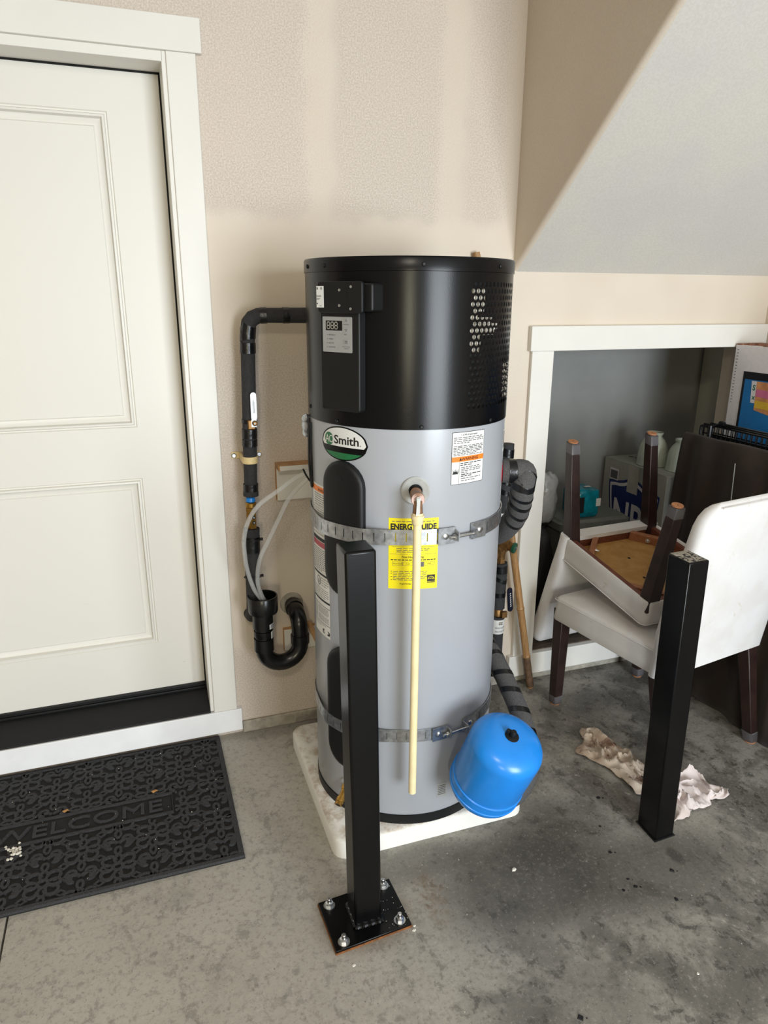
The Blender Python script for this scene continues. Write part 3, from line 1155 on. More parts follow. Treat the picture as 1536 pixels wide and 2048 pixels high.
mb.flat(ell(-0.0395, 1.5930, 0.0032, 0.0032), 0.0011, F, 1)
mb.flat(ell(-0.0395, 1.5930, 0.0020, 0.0020), 0.0013, F, 0)
mb.flat(ell(-0.0395, 1.5930, 0.0010, 0.0010), 0.0015, F, 1)
for (v, h, a, b) in ((1.5905, 0.003, -0.055, -0.050), (1.5945, 0.0015, -0.055, -0.050), (1.5690, 0.0014, -0.055, -0.0435), (1.5665, 0.0012, -0.055, -0.046), (1.5560, 0.003, -0.055, -0.051), (1.5515, 0.0012, -0.046, -0.039)):
    mb.flat([(a, v), (b, v), (b, v + h), (a, v + h)], 0.0011, F, 1)
text(mb, 'Smith', 0.0066, F @ T(-0.0553, 1.5730, 0), d=0.0011, bold=0.01, m=1)
mk('small_label', mb, ['white_label', 'ink_soft'], wbox, label='small white printed label')

# element covers: tall rounded plates
for (zc, hh) in ((0.970, 0.192), (0.420, 0.196)):
    ac = -146.9
    mb = MB()
    rings = []
    wdt = 0.1355
    for ins, off in ((0.0, -0.004), (0.0, 0.010), (0.004, 0.016), (0.011, 0.0185), (0.018, 0.0185)):
        hw = wdt / 2 - ins
        h = hh - ins
        pts = []
        for k in range(13):
            a = PI * k / 12
            pts.append((hw * math.cos(a), h - hw + hw * math.sin(a)))
        for k in range(13):
            a = PI + PI * k / 12
            pts.append((hw * math.cos(a), -(h - hw) + hw * math.sin(a)))
        rings.append([HP(ac + math.degrees(u / HR), HR + off, zc + v) for u, v in pts])
    mb.loft(rings, False, False)
    # face, as strips so that it stays curved
    last = rings[-1]
    for k in range(12):
        mb.add([last[k], last[k + 1], last[24 - k], last[25 - k]], [(0, 1, 2, 3)])
    cov = mk('element_cover', mb, 'black_plastic', heater, ang=50)
    mb = MB()
    z_s = zc + hh - 0.047
    mb.lathe([(0.0065, -0.001), (0.0065, 0.0008), (0.003, 0.0012)], axis_mat(HP(ac, HR + 0.0185, z_s), HP(ac, 1, 0) - HP(ac, 0, 0)), 12)
    mk('screw', mb, 'hole', cov)

# badge
BA, BZ = -148.2, 1.2062
mb = MB()
a_, b_ = 0.0815, 0.0452


def fan(mb, pts, off, m):
    # strip-wise fill of a convex outline so it follows the curve
    us = sorted(set(round(p[0], 6) for p in pts))
    u0, u1 = us[0], us[-1]
    nseg = 24

    def span(u):
        hits = []
        for (p, q) in zip(pts, pts[1:] + pts[:1]):
            if (p[0] - u) * (q[0] - u) <= 0 and p[0] != q[0]:
                hits.append(p[1] + (q[1] - p[1]) * (u - p[0]) / (q[0] - p[0]))
        return (min(hits), max(hits)) if hits else (0, 0)
    vs = []
    for i in range(nseg + 1):
        u = u0 + (u1 - u0) * (0.0005 + 0.999 * i / nseg)
        lo, hi = span(u)
        vs += [(u, lo), (u, hi)]
    wrap2(mb, vs, [(2 * i, 2 * i + 2, 2 * i + 3, 2 * i + 1) for i in range(nseg)], BA, BZ, off, m)


def ellclip(a, b, vmin, vmax, n=64):
    pts = [(a * math.cos(2 * PI * k / n), b * math.sin(2 * PI * k / n)) for k in range(n)]
    return [(u, min(max(v, vmin), vmax)) for u, v in pts if vmin - 0.003 < v < vmax + 0.003]


fan(mb, ell(0, 0, a_, b_, 0, 64), 0.0006, 0)
fan(mb, ellclip(a_ - 0.005, b_ - 0.0035, -0.0085, 1), 0.0010, 1)
fan(mb, ellclip(a_ - 0.0045, b_ - 0.0035, -1, -0.0245), 0.0010, 2)
cpts = ell(-0.0475, 0.0085, 0.0178, 0.0172, 0, 40)
fan(mb, cpts, 0.0014, 2)
wtext(mb, 'A', 0.0285, -0.0625, -0.0010, BA, BZ, 0.0018, 1, 0.0, 'LEFT', width=0.0165)
wtext(mb, 'O', 0.0285, -0.0465, -0.0010, BA, BZ, 0.0018, 1, 0.0, 'LEFT', width=0.0175)
wtext(mb, 'Smith', 0.0315, -0.0265, -0.0010, BA, BZ, 0.0014, 3, 0.02, 'LEFT', width=0.0820)
fan(mb, ell(0.0600, 0.0000, 0.0014, 0.0014, 0, 12), 0.0014, 3)
mk('oval_badge', mb, ['black_gloss', 'white_label', 'green', 'ink'], heater)

# printed labels
rnd = random.Random(11)
# warning label, right of centre
mb = MB()
LA, LZ, lw, lh = -75.6, 1.1748, 0.108, 0.138
wrect(mb, -lw / 2, lw / 2, -lh / 2, lh / 2, LA, LZ, 0.0005, 1)
wrect(mb, -lw / 2 + 0.0012, lw / 2 - 0.0012, -lh / 2 + 0.0012, lh / 2 - 0.0012, LA, LZ, 0.0008, 0)
wrect(mb, -lw / 2 + 0.0012, lw / 2 - 0.0012, -0.009, 0.0045, LA, LZ, 0.0011, 2)
wtext(mb, 'WARNING', 0.0115, 0.004, -0.0062, LA, LZ, 0.0014, 1, 0.015, 'CENTER')
wrap2(mb, [(-0.0315, -0.0062), (-0.0225, -0.0062), (-0.027, 0.0020)], [(0, 1, 2)], LA, LZ, 0.0014, 1)
wtext(mb, '1 of 40 of said water', 0.0065, 0, 0.0595, LA, LZ, 0.0011, 1, 0.01, 'CENTER')
wlines(mb, -0.049, 0.049, 0.0545, 0.0405, 4, 0.0019, LA, LZ, 0.0011, 3, rnd, 0.5)
wlines(mb, -0.049, 0.049, 0.0325, 0.0125, 6, 0.0019, LA, LZ, 0.0011, 3, rnd, 0.75)
wlines(mb, -0.049, 0.047, 0.0085, 0.0085, 1, 0.0016, LA, LZ, 0.0011, 3, rnd, 1.0)
wrect(mb, -0.0305, -0.0298, -lh / 2 + 0.001, -0.009, LA, LZ, 0.0011, 1)
wlines(mb, -0.027, 0.046, -0.0135, -0.0185, 2, 0.0021, LA, LZ, 0.0011, 1, rnd, 0.55)
wlines(mb, -0.024, 0.044, -0.0245, -0.0385, 4, 0.0019, LA, LZ, 0.0011, 3, rnd, 0.3)
wlines(mb, -0.024, 0.046, -0.0435, -0.0480, 2, 0.0022, LA, LZ, 0.0011, 1, rnd, 0.55)
wlines(mb, -0.024, 0.044, -0.0540, -0.0600, 2, 0.0019, LA, LZ, 0.0011, 3, rnd, 0.7)
for k in range(5):
    u = -0.0475 + 0.0030 * k
    wrap2(mb, [(u, -0.039), (u + 0.003, -0.039), (u - 0.001 + 0.0015 * k - 0.002, -0.0250 - 0.003 * (k % 2))], [(0, 1, 2)], LA, LZ, 0.0011, 1)
wrap2(mb, [(-0.051, -0.041), (-0.0335, -0.041), (-0.037, -0.034), (-0.047, -0.034)], [(0, 1, 2, 3)], LA, LZ, 0.0012, 1)
mk('warning_label', mb, ['white_label', 'ink', 'orange_ink', 'ink_soft'], heater)
# yellow label behind the discharge tube
mb = MB()
LA, LZ, lw, lh = -106.5, 0.9225, 0.1325, 0.199
wrect(mb, -lw / 2, lw / 2, -lh / 2, lh / 2, LA, LZ, 0.0005, 0)
wlines(mb, -0.058, 0.058, 0.0905, 0.0905, 1, 0.0018, LA, LZ, 0.0009, 2, rnd, 1.0)
wtext(mb, 'ENERGYGUIDE', 0.0215, 0.0, 0.0690, LA, LZ, 0.0009, 1, 0.045, 'CENTER', width=0.122)
wlines(mb, -0.058, 0.055, 0.0660, 0.0625, 2, 0.0016, LA, LZ, 0.0009, 2, rnd, 0.9)
wrect(mb, -0.056, 0.056, 0.0200, 0.0208, LA, LZ, 0.0009, 2)
wrect(mb, -0.0625, 0.0625, -0.0005, 0.0001, LA, LZ, 0.0009, 2)
wlines(mb, -0.045, 0.045, 0.0155, 0.0060, 3, 0.0018, LA, LZ, 0.0009, 2, rnd, 0.6)
wtext(mb, '$ 146', 0.016, 0.0, 0.0330, LA, LZ, 0.0009, 1, 0.02, 'CENTER')
wtext(mb, 'First Hour Rating', 0.0085, -0.001, -0.0110, LA, LZ, 0.0009, 1, 0.015, 'CENTER', width=0.058)
wlines(mb, -0.060, 0.060, -0.0165, -0.0165, 1, 0.0026, LA, LZ, 0.0009, 1, rnd, 1.0, 0.002, 0.004, 0.009)
for k in range(4):
    u = -0.056 + 0.0285 * k
    for (a, b, c, d) in ((u, u + 0.0275, -0.0225, -0.0219), (u, u + 0.0275, -0.0325, -0.0319), (u, u + 0.0006, -0.0325, -0.0219), (u + 0.027, u + 0.0276, -0.0325, -0.0219)):
        wrect(mb, a, b, c, d, LA, LZ, 0.0009, 2)
    if k == 2:
        wrect(mb, u, u + 0.0275, -0.036, -0.0219, LA, LZ, 0.0010, 2)
    else:
        wtext(mb, ('Very Small', 'Low', '', 'High')[k], 0.0058, u + 0.0138, -0.0290, LA, LZ, 0.0009, 1, 0.0, 'CENTER')
for v in (-0.0495, -0.0555, -0.0645, -0.0735):
    wrect(mb, -0.0595, -0.0570, v - 0.001, v + 0.001, LA, LZ, 0.0009, 1)
wlines(mb, -0.054, 0.038, -0.0495, -0.0735, 6, 0.0016, LA, LZ, 0.0009, 2, rnd, 0.8)
wtext(mb, 'ftc.gov/energy', 0.0055, -0.0200, -0.0860, LA, LZ, 0.0009, 1, 0.01, 'CENTER')
wrect(mb, 0.0380, 0.0600, -0.0830, -0.0600, LA, LZ, 0.0009, 1)
arcp = []
for k in range(9):
    a = PI * k / 8
    arcp += [(0.049 + 0.0090 * math.cos(a), -0.0735 + 0.0095 * math.sin(a)), (0.049 + 0.0080 * math.cos(a), -0.0735 + 0.0085 * math.sin(a))]
wrap2(mb, arcp, [(2 * k, 2 * k + 2, 2 * k + 3, 2 * k + 1) for k in range(8)], LA, LZ, 0.0012, 0)
wtext(mb, 'energy', 0.0062, 0.0490, -0.0720, LA, LZ, 0.0012, 0, 0.0, 'CENTER', shear=0.3)
wtext(mb, 'ENERGY STAR', 0.0034, 0.0490, -0.0810, LA, LZ, 0.0012, 0, 0.01, 'CENTER')
mk('energy_label', mb, ['yellow', 'ink', 'ink_soft'], heater)
# upper left label with orange band
mb = MB()
LA, LZ, lw, lh = -171.0, 1.010, 0.100, 0.128
wrect(mb, -lw / 2, lw / 2, -lh / 2, lh / 2, LA, LZ, 0.0005, 0)
wrect(mb, -lw / 2 + 0.004, lw / 2, 0.042, 0.058, LA, LZ, 0.0009, 2)
wtext(mb, 'WARNING', 0.0120, 0.0250, 0.0450, LA, LZ, 0.0012, 1, 0.01, 'CENTER')
wlines(mb, -0.030, 0.046, 0.036, 0.004, 6, 0.0018, LA, LZ, 0.0009, 1, rnd, 0.8)
wrect(mb, -0.046, 0.048, -0.0005, 0.0001, LA, LZ, 0.0009, 1)
wlines(mb, -0.044, 0.044, -0.006, -0.058, 9, 0.0016, LA, LZ, 0.0009, 3, rnd, 0.8)
wtext(mb, 'E+', 0.012, 0.030, -0.018, LA, LZ, 0.0009, 1, 0.02)
mk('orange_band_label', mb, ['white_label', 'ink', 'orange_ink', 'ink_soft'], heater)
# long left label with red band
mb = MB()
LA, LZ, lw, lh = -171.0, 0.782, 0.104, 0.332
wrect(mb, -lw / 2, lw / 2, -lh / 2, lh / 2, LA, LZ, 0.0005, 0)
wlines(mb, -0.048, 0.048, 0.156, 0.146, 2, 0.0016, LA, LZ, 0.0009, 3, rnd, 1.0)
wrect(mb, -lw / 2, lw / 2, 0.126, 0.137, LA, LZ, 0.0009, 1)
wrect(mb, -lw / 2, lw / 2, 0.108, 0.124, LA, LZ, 0.0009, 2)
wlines(mb, -0.048, 0.036, 0.100, 0.036, 12, 0.0018, LA, LZ, 0.0009, 1, rnd, 0.7)
wrect(mb, -lw / 2, lw / 2, 0.022, 0.028, LA, LZ, 0.0009, 1)
fanp = ell(-0.012, 0.002, 0.013, 0.015, 0, 24)
wrap2(mb, fanp, [tuple(range(24))], LA, LZ, 0.0009, 3)
wrap2(mb, ell(-0.012, 0.002, 0.010, 0.012, 0, 24), [tuple(range(24))], LA, LZ, 0.0011, 0)
wrap2(mb, [(-0.016, -0.006), (-0.008, -0.006), (-0.008, 0.004), (-0.016, 0.008)], [(0, 1, 2, 3)], LA, LZ, 0.0013, 3)
wlines(mb, 0.006, 0.047, 0.014, -0.008, 4, 0.0016, LA, LZ, 0.0009, 3, rnd, 0.8)
wlines(mb, -0.047, 0.047, -0.020, -0.046, 5, 0.0016, LA, LZ, 0.0009, 3, rnd, 0.8)
wrect(mb, -lw / 2, lw / 2, -0.058, -0.052, LA, LZ, 0.0009, 1)
wrect(mb, -lw / 2, lw / 2, -0.073, -0.0715, LA, LZ, 0.0009, 1)
for k in range(12):
    v = -0.078 - 0.0038 * k
    wlines(mb, -0.047, -0.030, v, v, 1, 0.0016, LA, LZ, 0.0009, 3, rnd, 1.0, 0.002, 0.004, 0.01)
    if k not in (6,):
        wlines(mb, -0.022, 0.046, v, v, 1, 0.0014, LA, LZ, 0.0009, 3, rnd, 1.0)
wrect(mb, -lw / 2, lw / 2, -0.128, -0.1265, LA, LZ, 0.0009, 1)
wlines(mb, -0.047, 0.030, -0.133, -0.139, 2, 0.0014, LA, LZ, 0.0009, 3, rnd, 0.6)
wrap2(mb, rpoly(0.008, 0.050, -0.158, -0.144, 0.006), [tuple(range(20))], LA, LZ, 0.0009, 1)
wtext(mb, 'UL', 0.010, 0.012, -0.1545, LA, LZ, 0.0012, 0, 0.02)
mk('instruction_label', mb, ['white_label', 'ink', 'red_ink', 'ink_soft'], heater)
# right edge barcode and the silver sticker low down
mb = MB()
LA, LZ = -33.5, 1.190
wrect(mb, -0.020, 0.020, -0.032, 0.030, LA, LZ, 0.0005, 0)
for k in range(14):
    wrect(mb, -0.016, 0.016, 0.024 - 0.0034 * k, 0.0258 - 0.0034 * k - 0.0004 * (k % 3), LA, LZ, 0.0009, 1)
mk('barcode_label', mb, ['white_label', 'ink'], heater)
mb = MB()
wrect(mb, -0.012, 0.020, -0.026, 0.024, -86.5, 0.165, 0.0005, 0)
for k in range(6):
    wrect(mb, -0.009, 0.016, 0.014 - 0.006 * k, 0.0165 - 0.006 * k, -86.5, 0.165, 0.0009, 1)
mk('silver_sticker', mb, ['grey_label', 'ink_soft'], heater)

# relief valve, its escutcheon and discharge tube
VA = -106.0
VN = HP(VA, 1, 0) - HP(VA, 0, 0)
VU = Vector((-math.sin(R_(VA)), math.cos(R_(VA)), 0))
mb = MB()
mm = axis_mat(HP(VA, HR, 1.0965), VN)
prof = [(0.0375, -0.003), (0.0375, 0.0035), (0.034, 0.006), (0.026, 0.004), (0.0185, 0.0015), (0.0175, -0.002)]
mb.lathe(prof, mm, 40, False, False)
mk('escutcheon', mb, 'escut', heater, label='clear grey ring round the relief valve')
mb = MB()
mb.lathe([(0.0174, 0.0), (0.0174, 0.0006)], axis_mat(HP(VA, HR, 1.0965), VN), 24)
mk('valve_hole', mb, 'hole', heater)
mb = MB()
mb.lathe([(0.0125, -0.005), (0.0125, 0.012), (0.0155, 0.013), (0.0155, 0.020), (0.0140, 0.022), (0.0155, 0.040), (0.0170, 0.045), (0.0175, 0.062), (0.0150, 0.064)], axis_mat(HP(VA, HR, 1.094), VN + Vector((0, 0, -0.06))), 20)
mb.tube([HP(VA, HR + 0.062, 1.088), HP(VA, HR + 0.062, 1.062), HP(VA, HR + 0.062, 1.050)], [0.0115, 0.0125, 0.0135], 16)
valve = mk('relief_valve', mb, 'copper', heater)
mb = MB()
fm = axis_mat(HP(VA, HR + 0.0645, 1.0905), VN + Vector((0, 0, 0.12)))
mb.lathe([(0.0165, 0.0), (0.0165, 0.001)], fm, 20, m=0)
for k in range(26):
    a = 2 * PI * k / 26
    for rr_ in (0.0148, 0.0118):
        c = Vector((rr_ * math.cos(a), rr_ * math.sin(a), 0))
        mb.box(c.x - 0.0006, c.x + 0.0006, c.y - 0.0006, c.y + 0.0006, 0.001, 0.0014, 1, fm)
mk('valve_tag', mb, ['tag_pink', 'white_label'], valve)
mb = MB()
q0 = HP(VA, HR + 0.068, 1.092)
mb.lathe([(0.0075, 0), (0.0075, 0.004), (0.004, 0.006)], axis_mat(q0 - VN * 0.002, VN), 12)
Lm = frame(q0 + VN * 0.005, VU, (0, 0, 1))
mb.box(-0.0045, 0.0045, -0.005, 0.006, 0.0, 0.004, mat=Lm)
mb.prism([(-0.0035, 0.004), (0.0045, 0.004), (0.0035, -0.036), (-0.0055, -0.040)], 0.003, 0.0048, Lm)
mb.tube([q0 + VN * 0.008 - VU * 0.003, q0 + VN * 0.010 - VU * 0.005 - Vector((0, 0, .04))], 0.0012, 6)
mk('valve_lever', mb, 'chrome', valve)
mb = MB()
tb = HP(VA, HR + 0.062, 0)
mb.lathe([(0.0135, 1.026), (0.0150, 1.028), (0.0150, 1.040), (0.0172, 1.0405), (0.0172, 1.050), (0.0140, 1.0505), (0.0140, 1.056)], T(tb.x, tb.y, 0), 12)
mk('tube_adapter', mb, 'cpvc', heater)
mb = MB()
mb.lathe([(0.0088, 0.222), (0.0108, 0.2225), (0.0108, 1.030)], T(tb.x, tb.y, 0), 20)
mk('discharge_tube', mb, 'cpvc', heater)

# brass drain valve
mb = MB()
p0 = HP(-148, HR - 0.005, 0.150)
d0 = Vector((-0.62, -0.62, -0.48)).normalized()
mb.tube([p0, p0 + d0 * 0.02], 0.013, 6)
mb.tube([p0 + d0 * 0.02, p0 + d0 * 0.045], 0.010, 14)
mb.tube([p0 + d0 * 0.045, p0 + d0 * 0.05, p0 + d0 * 0.058, p0 + d0 * 0.06, p0 + d0 * 0.068], [0.0125, 0.013, 0.013, 0.011, 0.0125], 14)
mb.lathe([(0.007, 0), (0.007, 0.0006)], axis_mat(p0 + d0 * 0.068, d0), 12, m=1)
mk('drain_valve', mb, ['brass', 'hole'], heater)
mb = MB()
mb.lathe([(0.022, -0.002), (0.021, 0.003), (0.014, 0.004)], axis_mat(HP(-148, HR, 0.152), HP(-148, 1, 0) - HP(-148, 0, 0)), 20)
mk('drain_collar', mb, 'grey_label', heater)
# red ring at the side outlet
mb = MB()
RA = -24.0
mb.lathe([(0.043, -0.014), (0.044, -0.004), (0.040, -0.001), (0.033, 0.000)], axis_mat(HP(RA, HR, 1.088), HP(RA, 1, 0) - HP(RA, 0, 0)), 28)
mk('outlet_ring', mb, 'red', heater)
# conduit fitting and cable loop on the far left flank
mb = MB()
for k, (z, r) in enumerate(((1.245, 0.013), (1.225, 0.016), (1.205, 0.012))):
    mb.lathe([(r * 0.8, -0.01), (r, -0.008), (r, 0.006), (r * 0.7, 0.009)], axis_mat(HP(172, HR + 0.010, z), (-0.9, -0.3, 0.3 - 0.3 * k)), 10)
mk('conduit_fitting', mb, 'galv', heater)
mb = MB()
pp = catmull([HP(176, HR + 0.004, 1.25), HP(177.5, HR + 0.008, 1.20), HP(178, HR + 0.009, 1.12), HP(179, HR + 0.006, 1.065), HP(180, HR + 0.004, 1.06), HP(179.6, HR + 0.004, 1.10), HP(179, HR + 0.004, 1.24)], 6)
mb.tube(pp, 0.0032, 8)
mk('power_cable', mb, 'black_plastic', heater)


# ------------------------------------------------------------------ earthquake straps
def strap_R(a, z0):
    a = (a + 180) % 360 - 180
    d = abs(((a + 147 + 180) % 360) - 180)
    bulge = 0.0215
    if d < 14.2:
        return HR + bulge
    if d < 34:
        return HR + 0.0045 + (bulge - 0.0045) * (1 - (d - 14.2) / 19.8) ** 1.4
    return HR + 0.0045


def strap(zc, hh, label, slots):
    ro = thing('strap', label, 'strap', (HX, HY, zc), 'earthquake straps round the heater')
    mb = MB()
    A0, A1 = -72.5, 360 - 83.5
    cuts = sorted(set([A0 + (A1 - A0) * i / 110 for i in range(111)] + [x for s in slots for x in (s - 0.30, s + 0.30)]))
    vs = []
    zr = (-hh / 2, -hh * 0.27, hh * 0.27, hh / 2)
    for a in cuts:
        for dz in zr:
            vs.append(HP(a, strap_R(a, zc), zc + dz))
    fs = []
    for i in range(len(cuts) - 1):
        mid = (cuts[i] + cuts[i + 1]) / 2
        for j in range(3):
            if j == 1 and any(abs(mid - s) < 0.30 for s in slots):
                continue
            fs.append((i * 4 + j, (i + 1) * 4 + j, (i + 1) * 4 + j + 1, i * 4 + j + 1))
    mb.add(vs, fs)
    mk('band', mb, 'galv', ro, solid=0.0022, flatshade=True)
    # end brackets turned outwards and the tension bolt
    for a, s in ((-83.5, 1), (-72.5, -1)):
        mb = MB()
        P0 = HP(a, HR + 0.0048, zc)
        Nn = HP(a, 1, 0) - HP(a, 0, 0)
        Uu = Vector((-math.sin(R_(a)), math.cos(R_(a)), 0))
        fm = frame(P0, Uu, (0, 0, 1))
        mb.box(-0.052 if s > 0 else -0.001, 0.001 if s > 0 else 0.052, -hh / 2 - 0.001, hh / 2 + 0.001, 0.0008, 0.003, mat=fm)
        fl = [(-hh * 0.42, 0.0), (hh * 0.42, 0.0), (hh * 0.30, 0.022), (-hh * 0.30, 0.022)]
        mb.prism([(b, a_2) for a_2, b in [(x, y) for x, y in fl]], -0.0012, 0.0012, frame(P0, Nn, (0, 0, 1)))
        mk('bracket', mb, 'galv', ro)
        mb = MB()
        mb.lathe([(0.0085, 0), (0.0085, 0.002), (0.005, 0.004)], axis_mat(P0 + Uu * (-0.030 if s > 0 else 0.030) + Nn * 0.003, Nn), 12)
        mk('rivet', mb, 'zinc', ro)
    b0 = HP(-83.5, HR + 0.015, zc - 0.003)
    b1 = HP(-72.5, HR + 0.015, zc - 0.003)
    dv = (b1 - b0).normalized()
    mb = MB()
    mb.tube([b0 - dv * 0.022, b1 + dv * 0.006], 0.0042, 12)
    mb.tube([b0 - dv * 0.010, b0 - dv * 0.003], 0.0085, 6)
    mb.tube([b1 + dv * 0.002, b1 + dv * 0.008], 0.0085, 6)
    mk('tension_bolt', mb, 'zinc', ro)
    return ro


sl = []
a = -72.5 + 14
while a < 270:
    sl.append(a)
    a += 5.6
strap(0.9700, 0.0430, 'galvanised slotted strap with bolt across the yellow label, upper of two', sl)
strap(0.3670, 0.0390, 'galvanised slotted strap with bolt near the blue tank, lower of two', [x + 1.7 for x in sl])


# ------------------------------------------------------------------ bollards
def lean_box(mb, x0, x1, y0, y1, h, dx, dy=0.0, wall=None):
    vs = [(x0, y0, 0), (x1, y0, 0), (x1, y1, 0), (x0, y1, 0)]
    top = [(x + dx, y + dy, h) for x, y, z in vs]
    return vs, top


post = thing('bollard', 'square black steel post bolted on a base plate in front of the heater', 'bollard', (-0.096, -0.946, 0))
mb = MB()
b, t = lean_box(mb, -0.1325, -0.0600, -0.983, -0.908, 1.0455, -0.0165)
b = [(x, y, 0.010) for x, y, z in b]
mb.loft([[Vector(p) for p in b], [Vector(p) for p in t]])
mk('post_tube', mb, 'post_black', post, bevel=0.006, seg=3)
plate_c = [(-0.198, -1.034), (0.0105, -1.017), (0.005, -0.857), (-0.2045, -0.874)]
mb = MB()
mb.prism(plate_c, 0.0, 0.011, T(0, 0, 0), 0)
plt = mk('base_plate', mb, 'post_black', post, bevel=0.0015)
mb = MB()
cpt = Vector((sum(p[0] for p in plate_c) / 4, sum(p[1] for p in plate_c) / 4))
mb.prism([(cpt.x + (p[0] - cpt.x) * 1.012, cpt.y + (p[1] - cpt.y) * 1.015) for p in plate_c], 0.0, 0.0055, T(0, 0, 0))
mk('rusty_edge', mb, 'rust', post, label='rust-coloured lower edge')
mb = MB()
ring_ = [(-0.1325, -0.983), (-0.0600, -0.983), (-0.0600, -0.908), (-0.1325, -0.908)]
pts = []
for (p, q) in zip(ring_, ring_[1:] + ring_[:1]):
    for k in range(22):
        t_ = k / 22
        pts.append(Vector((p[0] + (q[0] - p[0]) * t_, p[1] + (q[1] - p[1]) * t_, 0.012 + 0.001 * (k % 2))))
pts.append(pts[0])
mb.tube(pts, [0.0062 + 0.0009 * (k % 3) for k in range(len(pts))], 8, False)
mk('weld_bead', mb, 'post_black', post)
for (x, y) in ((-0.178, -0.893), (-0.172, -1.013), (-0.016, -0.9985), (-0.020, -0.877)):
    mb = MB()
    mb.lathe([(0.0155, 0.011), (0.0155, 0.0135), (0.009, 0.0138)], T(x, y, 0), 20)
    an = mk('washer', mb, 'zinc', post, label='bright zinc washer')
    mb = MB()
    mb.lathe([(0.0108, 0.0135), (0.0108, 0.0225), (0.0085, 0.0240)], T(x, y, 0) @ Matrix.Rotation(random.random(), 4, 'Z'), 6)
    mk('nut', mb, 'zinc', an)
    mb = MB()
    mb.lathe([(0.0060, 0.022), (0.0060, 0.034), (0.0045, 0.0355)], T(x, y, 0), 12)
    mk('stud', mb, 'zinc', an)

post2 = thing('bollard', 'square black steel post set straight into the floor before the white chairs', 'bollard', (0.853, -0.93, 0))
mb = MB()
b = [(0.8175, -0.975), (0.889, -0.971), (0.893, -0.887), (0.8215, -0.889)]
t = [(x - 0.016, y, 0.9015) for x, y in b]
mb.loft([[Vector((x, y, 0.0)) for x, y in b], [Vector(p) for p in t]])
mk('post_tube', mb, 'post_black', post2, bevel=0.004)
mb = MB()
mb.grid(14, 14, lambda u, v: Vector((0.8065 + 0.061 * u + 0.002 * v + 0.0, -0.970 + 0.078 * v + 0.003 * u, 0.9018 + 0.0035 * mnoise.noise(Vector((u * 9, v * 9, 3.3))) * (0 if u in (0, 1) or v in (0, 1) else 1))))
mk('concrete_fill', mb, 'concrete', post2, label='grey mortar fill on top')
mb = MB()
cx, cy = 0.855, -0.930
mb.prism([(cx + (x - cx) * 1.10 + random.uniform(-.001, .001), cy + (y - cy) * 1.10) for x, y in b], 0.0, 0.002, T(0, 0, 0))
mk('sealant_collar', mb, 'black_matte', post2)


# ------------------------------------------------------------------ pipes
def bands(parent, path, r, locs, w, mat='tape', tilt=0.0, name='tape_band'):
    P = [Vector(p) for p in path]
    L = [0]
    for i in range(1, len(P)):
        L.append(L[-1] + (P[i] - P[i - 1]).length)

    def at(s):
        s = max(0, min(L[-1] - 1e-6, s))
        for i in range(1, len(P)):
            if L[i] >= s:
                f = (s - L[i - 1]) / (L[i] - L[i - 1])
                return P[i - 1].lerp(P[i], f), (P[i] - P[i - 1]).normalized()
    for loc in locs:
        s0, ww, tl = loc if isinstance(loc, tuple) else (loc, w, tilt)
        mb = MB()
        n = 20
        rings = []
        for k, (e, rr_) in enumerate(((-0.5, r + 0.0003), (-0.5, r + 0.0014), (0.5, r + 0.0014), (0.5, r + 0.0003))):
            ring = []
            c0, t0 = at(s0)
            a = Vector((0, -1, 0)) if abs(t0.y) < 0.9 else Vector((1, 0, 0))
            for q in range(n):
                th = 2 * PI * q / n
                c, t = at(s0 + e * ww + tl * math.cos(th))
                nx = (a - t * a.dot(t)).normalized()
                ny = t.cross(nx)
                ring.append(c + (nx * math.cos(th - 0.9) + ny * math.sin(th - 0.9)) * rr_)
            rings.append(ring)
        mb.loft(rings, False, False)
        mk(name, mb, mat, parent)


# --- left: foam-wrapped supply pipe on the wall beside the door
LP = thing('foam_pipe', 'black foam wrapped pipe with elbow and shutoff lever beside the door trim', 'pipe', (-0.2, -0.1, 0.7))
Y0 = -0.080
PX = lambda z: -0.196 - (1.45 - z) * 0.030
path = [(0.16, -0.10, 1.516), (0.05, -0.095, 1.516), (-0.13, -0.085, 1.5165)]
path += [(-0.160, Y0, 1.5155), (-0.178, Y0, 1.508), (-0.190, Y0, 1.494), (-0.1945, Y0, 1.472)]
path += [(PX(1.44), Y0, 1.44), (PX(1.2), Y0, 1.20), (PX(1.10), Y0, 1.10), (PX(1.03), Y0, 1.03), (PX(0.99), Y0, 0.985), (PX(0.96), Y0, 0.955), (PX(0.94), Y0, 0.940)]
rr_ = [0.0245, 0.0245, 0.0225, 0.0235, 0.0245, 0.0245, 0.0235, 0.0225, 0.0225, 0.0225, 0.0218, 0.0215, 0.0250, 0.0255]
mb = MB()
mb.tube(path, rr_, 20)
mk('foam_sleeve', mb, 'foam', LP)
bands(LP, path, 0.0235, [(0.305, 0.020, 0), (0.235, 0.020, 0), (0.375, 0.025, 0.008), (0.40, 0.022, -0.006), (0.435, 0.032, 0), (0.665, 0.012, 0), (0.705, 0.03, 0), (0.735, 0.022, 0), (0.885, 0.024, 0)], 0.02)
path2 = [(PX(0.83), Y0, 0.826), (PX(0.80), Y0, 0.80), (PX(0.70), Y0, 0.70), (PX(0.62), Y0, 0.62), (PX(0.56), Y0, 0.56), (PX(0.53), Y0 + 0.010, 0.520), (PX(0.50), -0.045, 0.490), (PX(0.49), 0.0, 0.480)]
mb = MB()
mb.tube(path2, [0.0270, 0.0262, 0.0255, 0.0235, 0.0225, 0.0225, 0.0225, 0.0225], 20)
mk('foam_sleeve', mb, 'foam', LP)
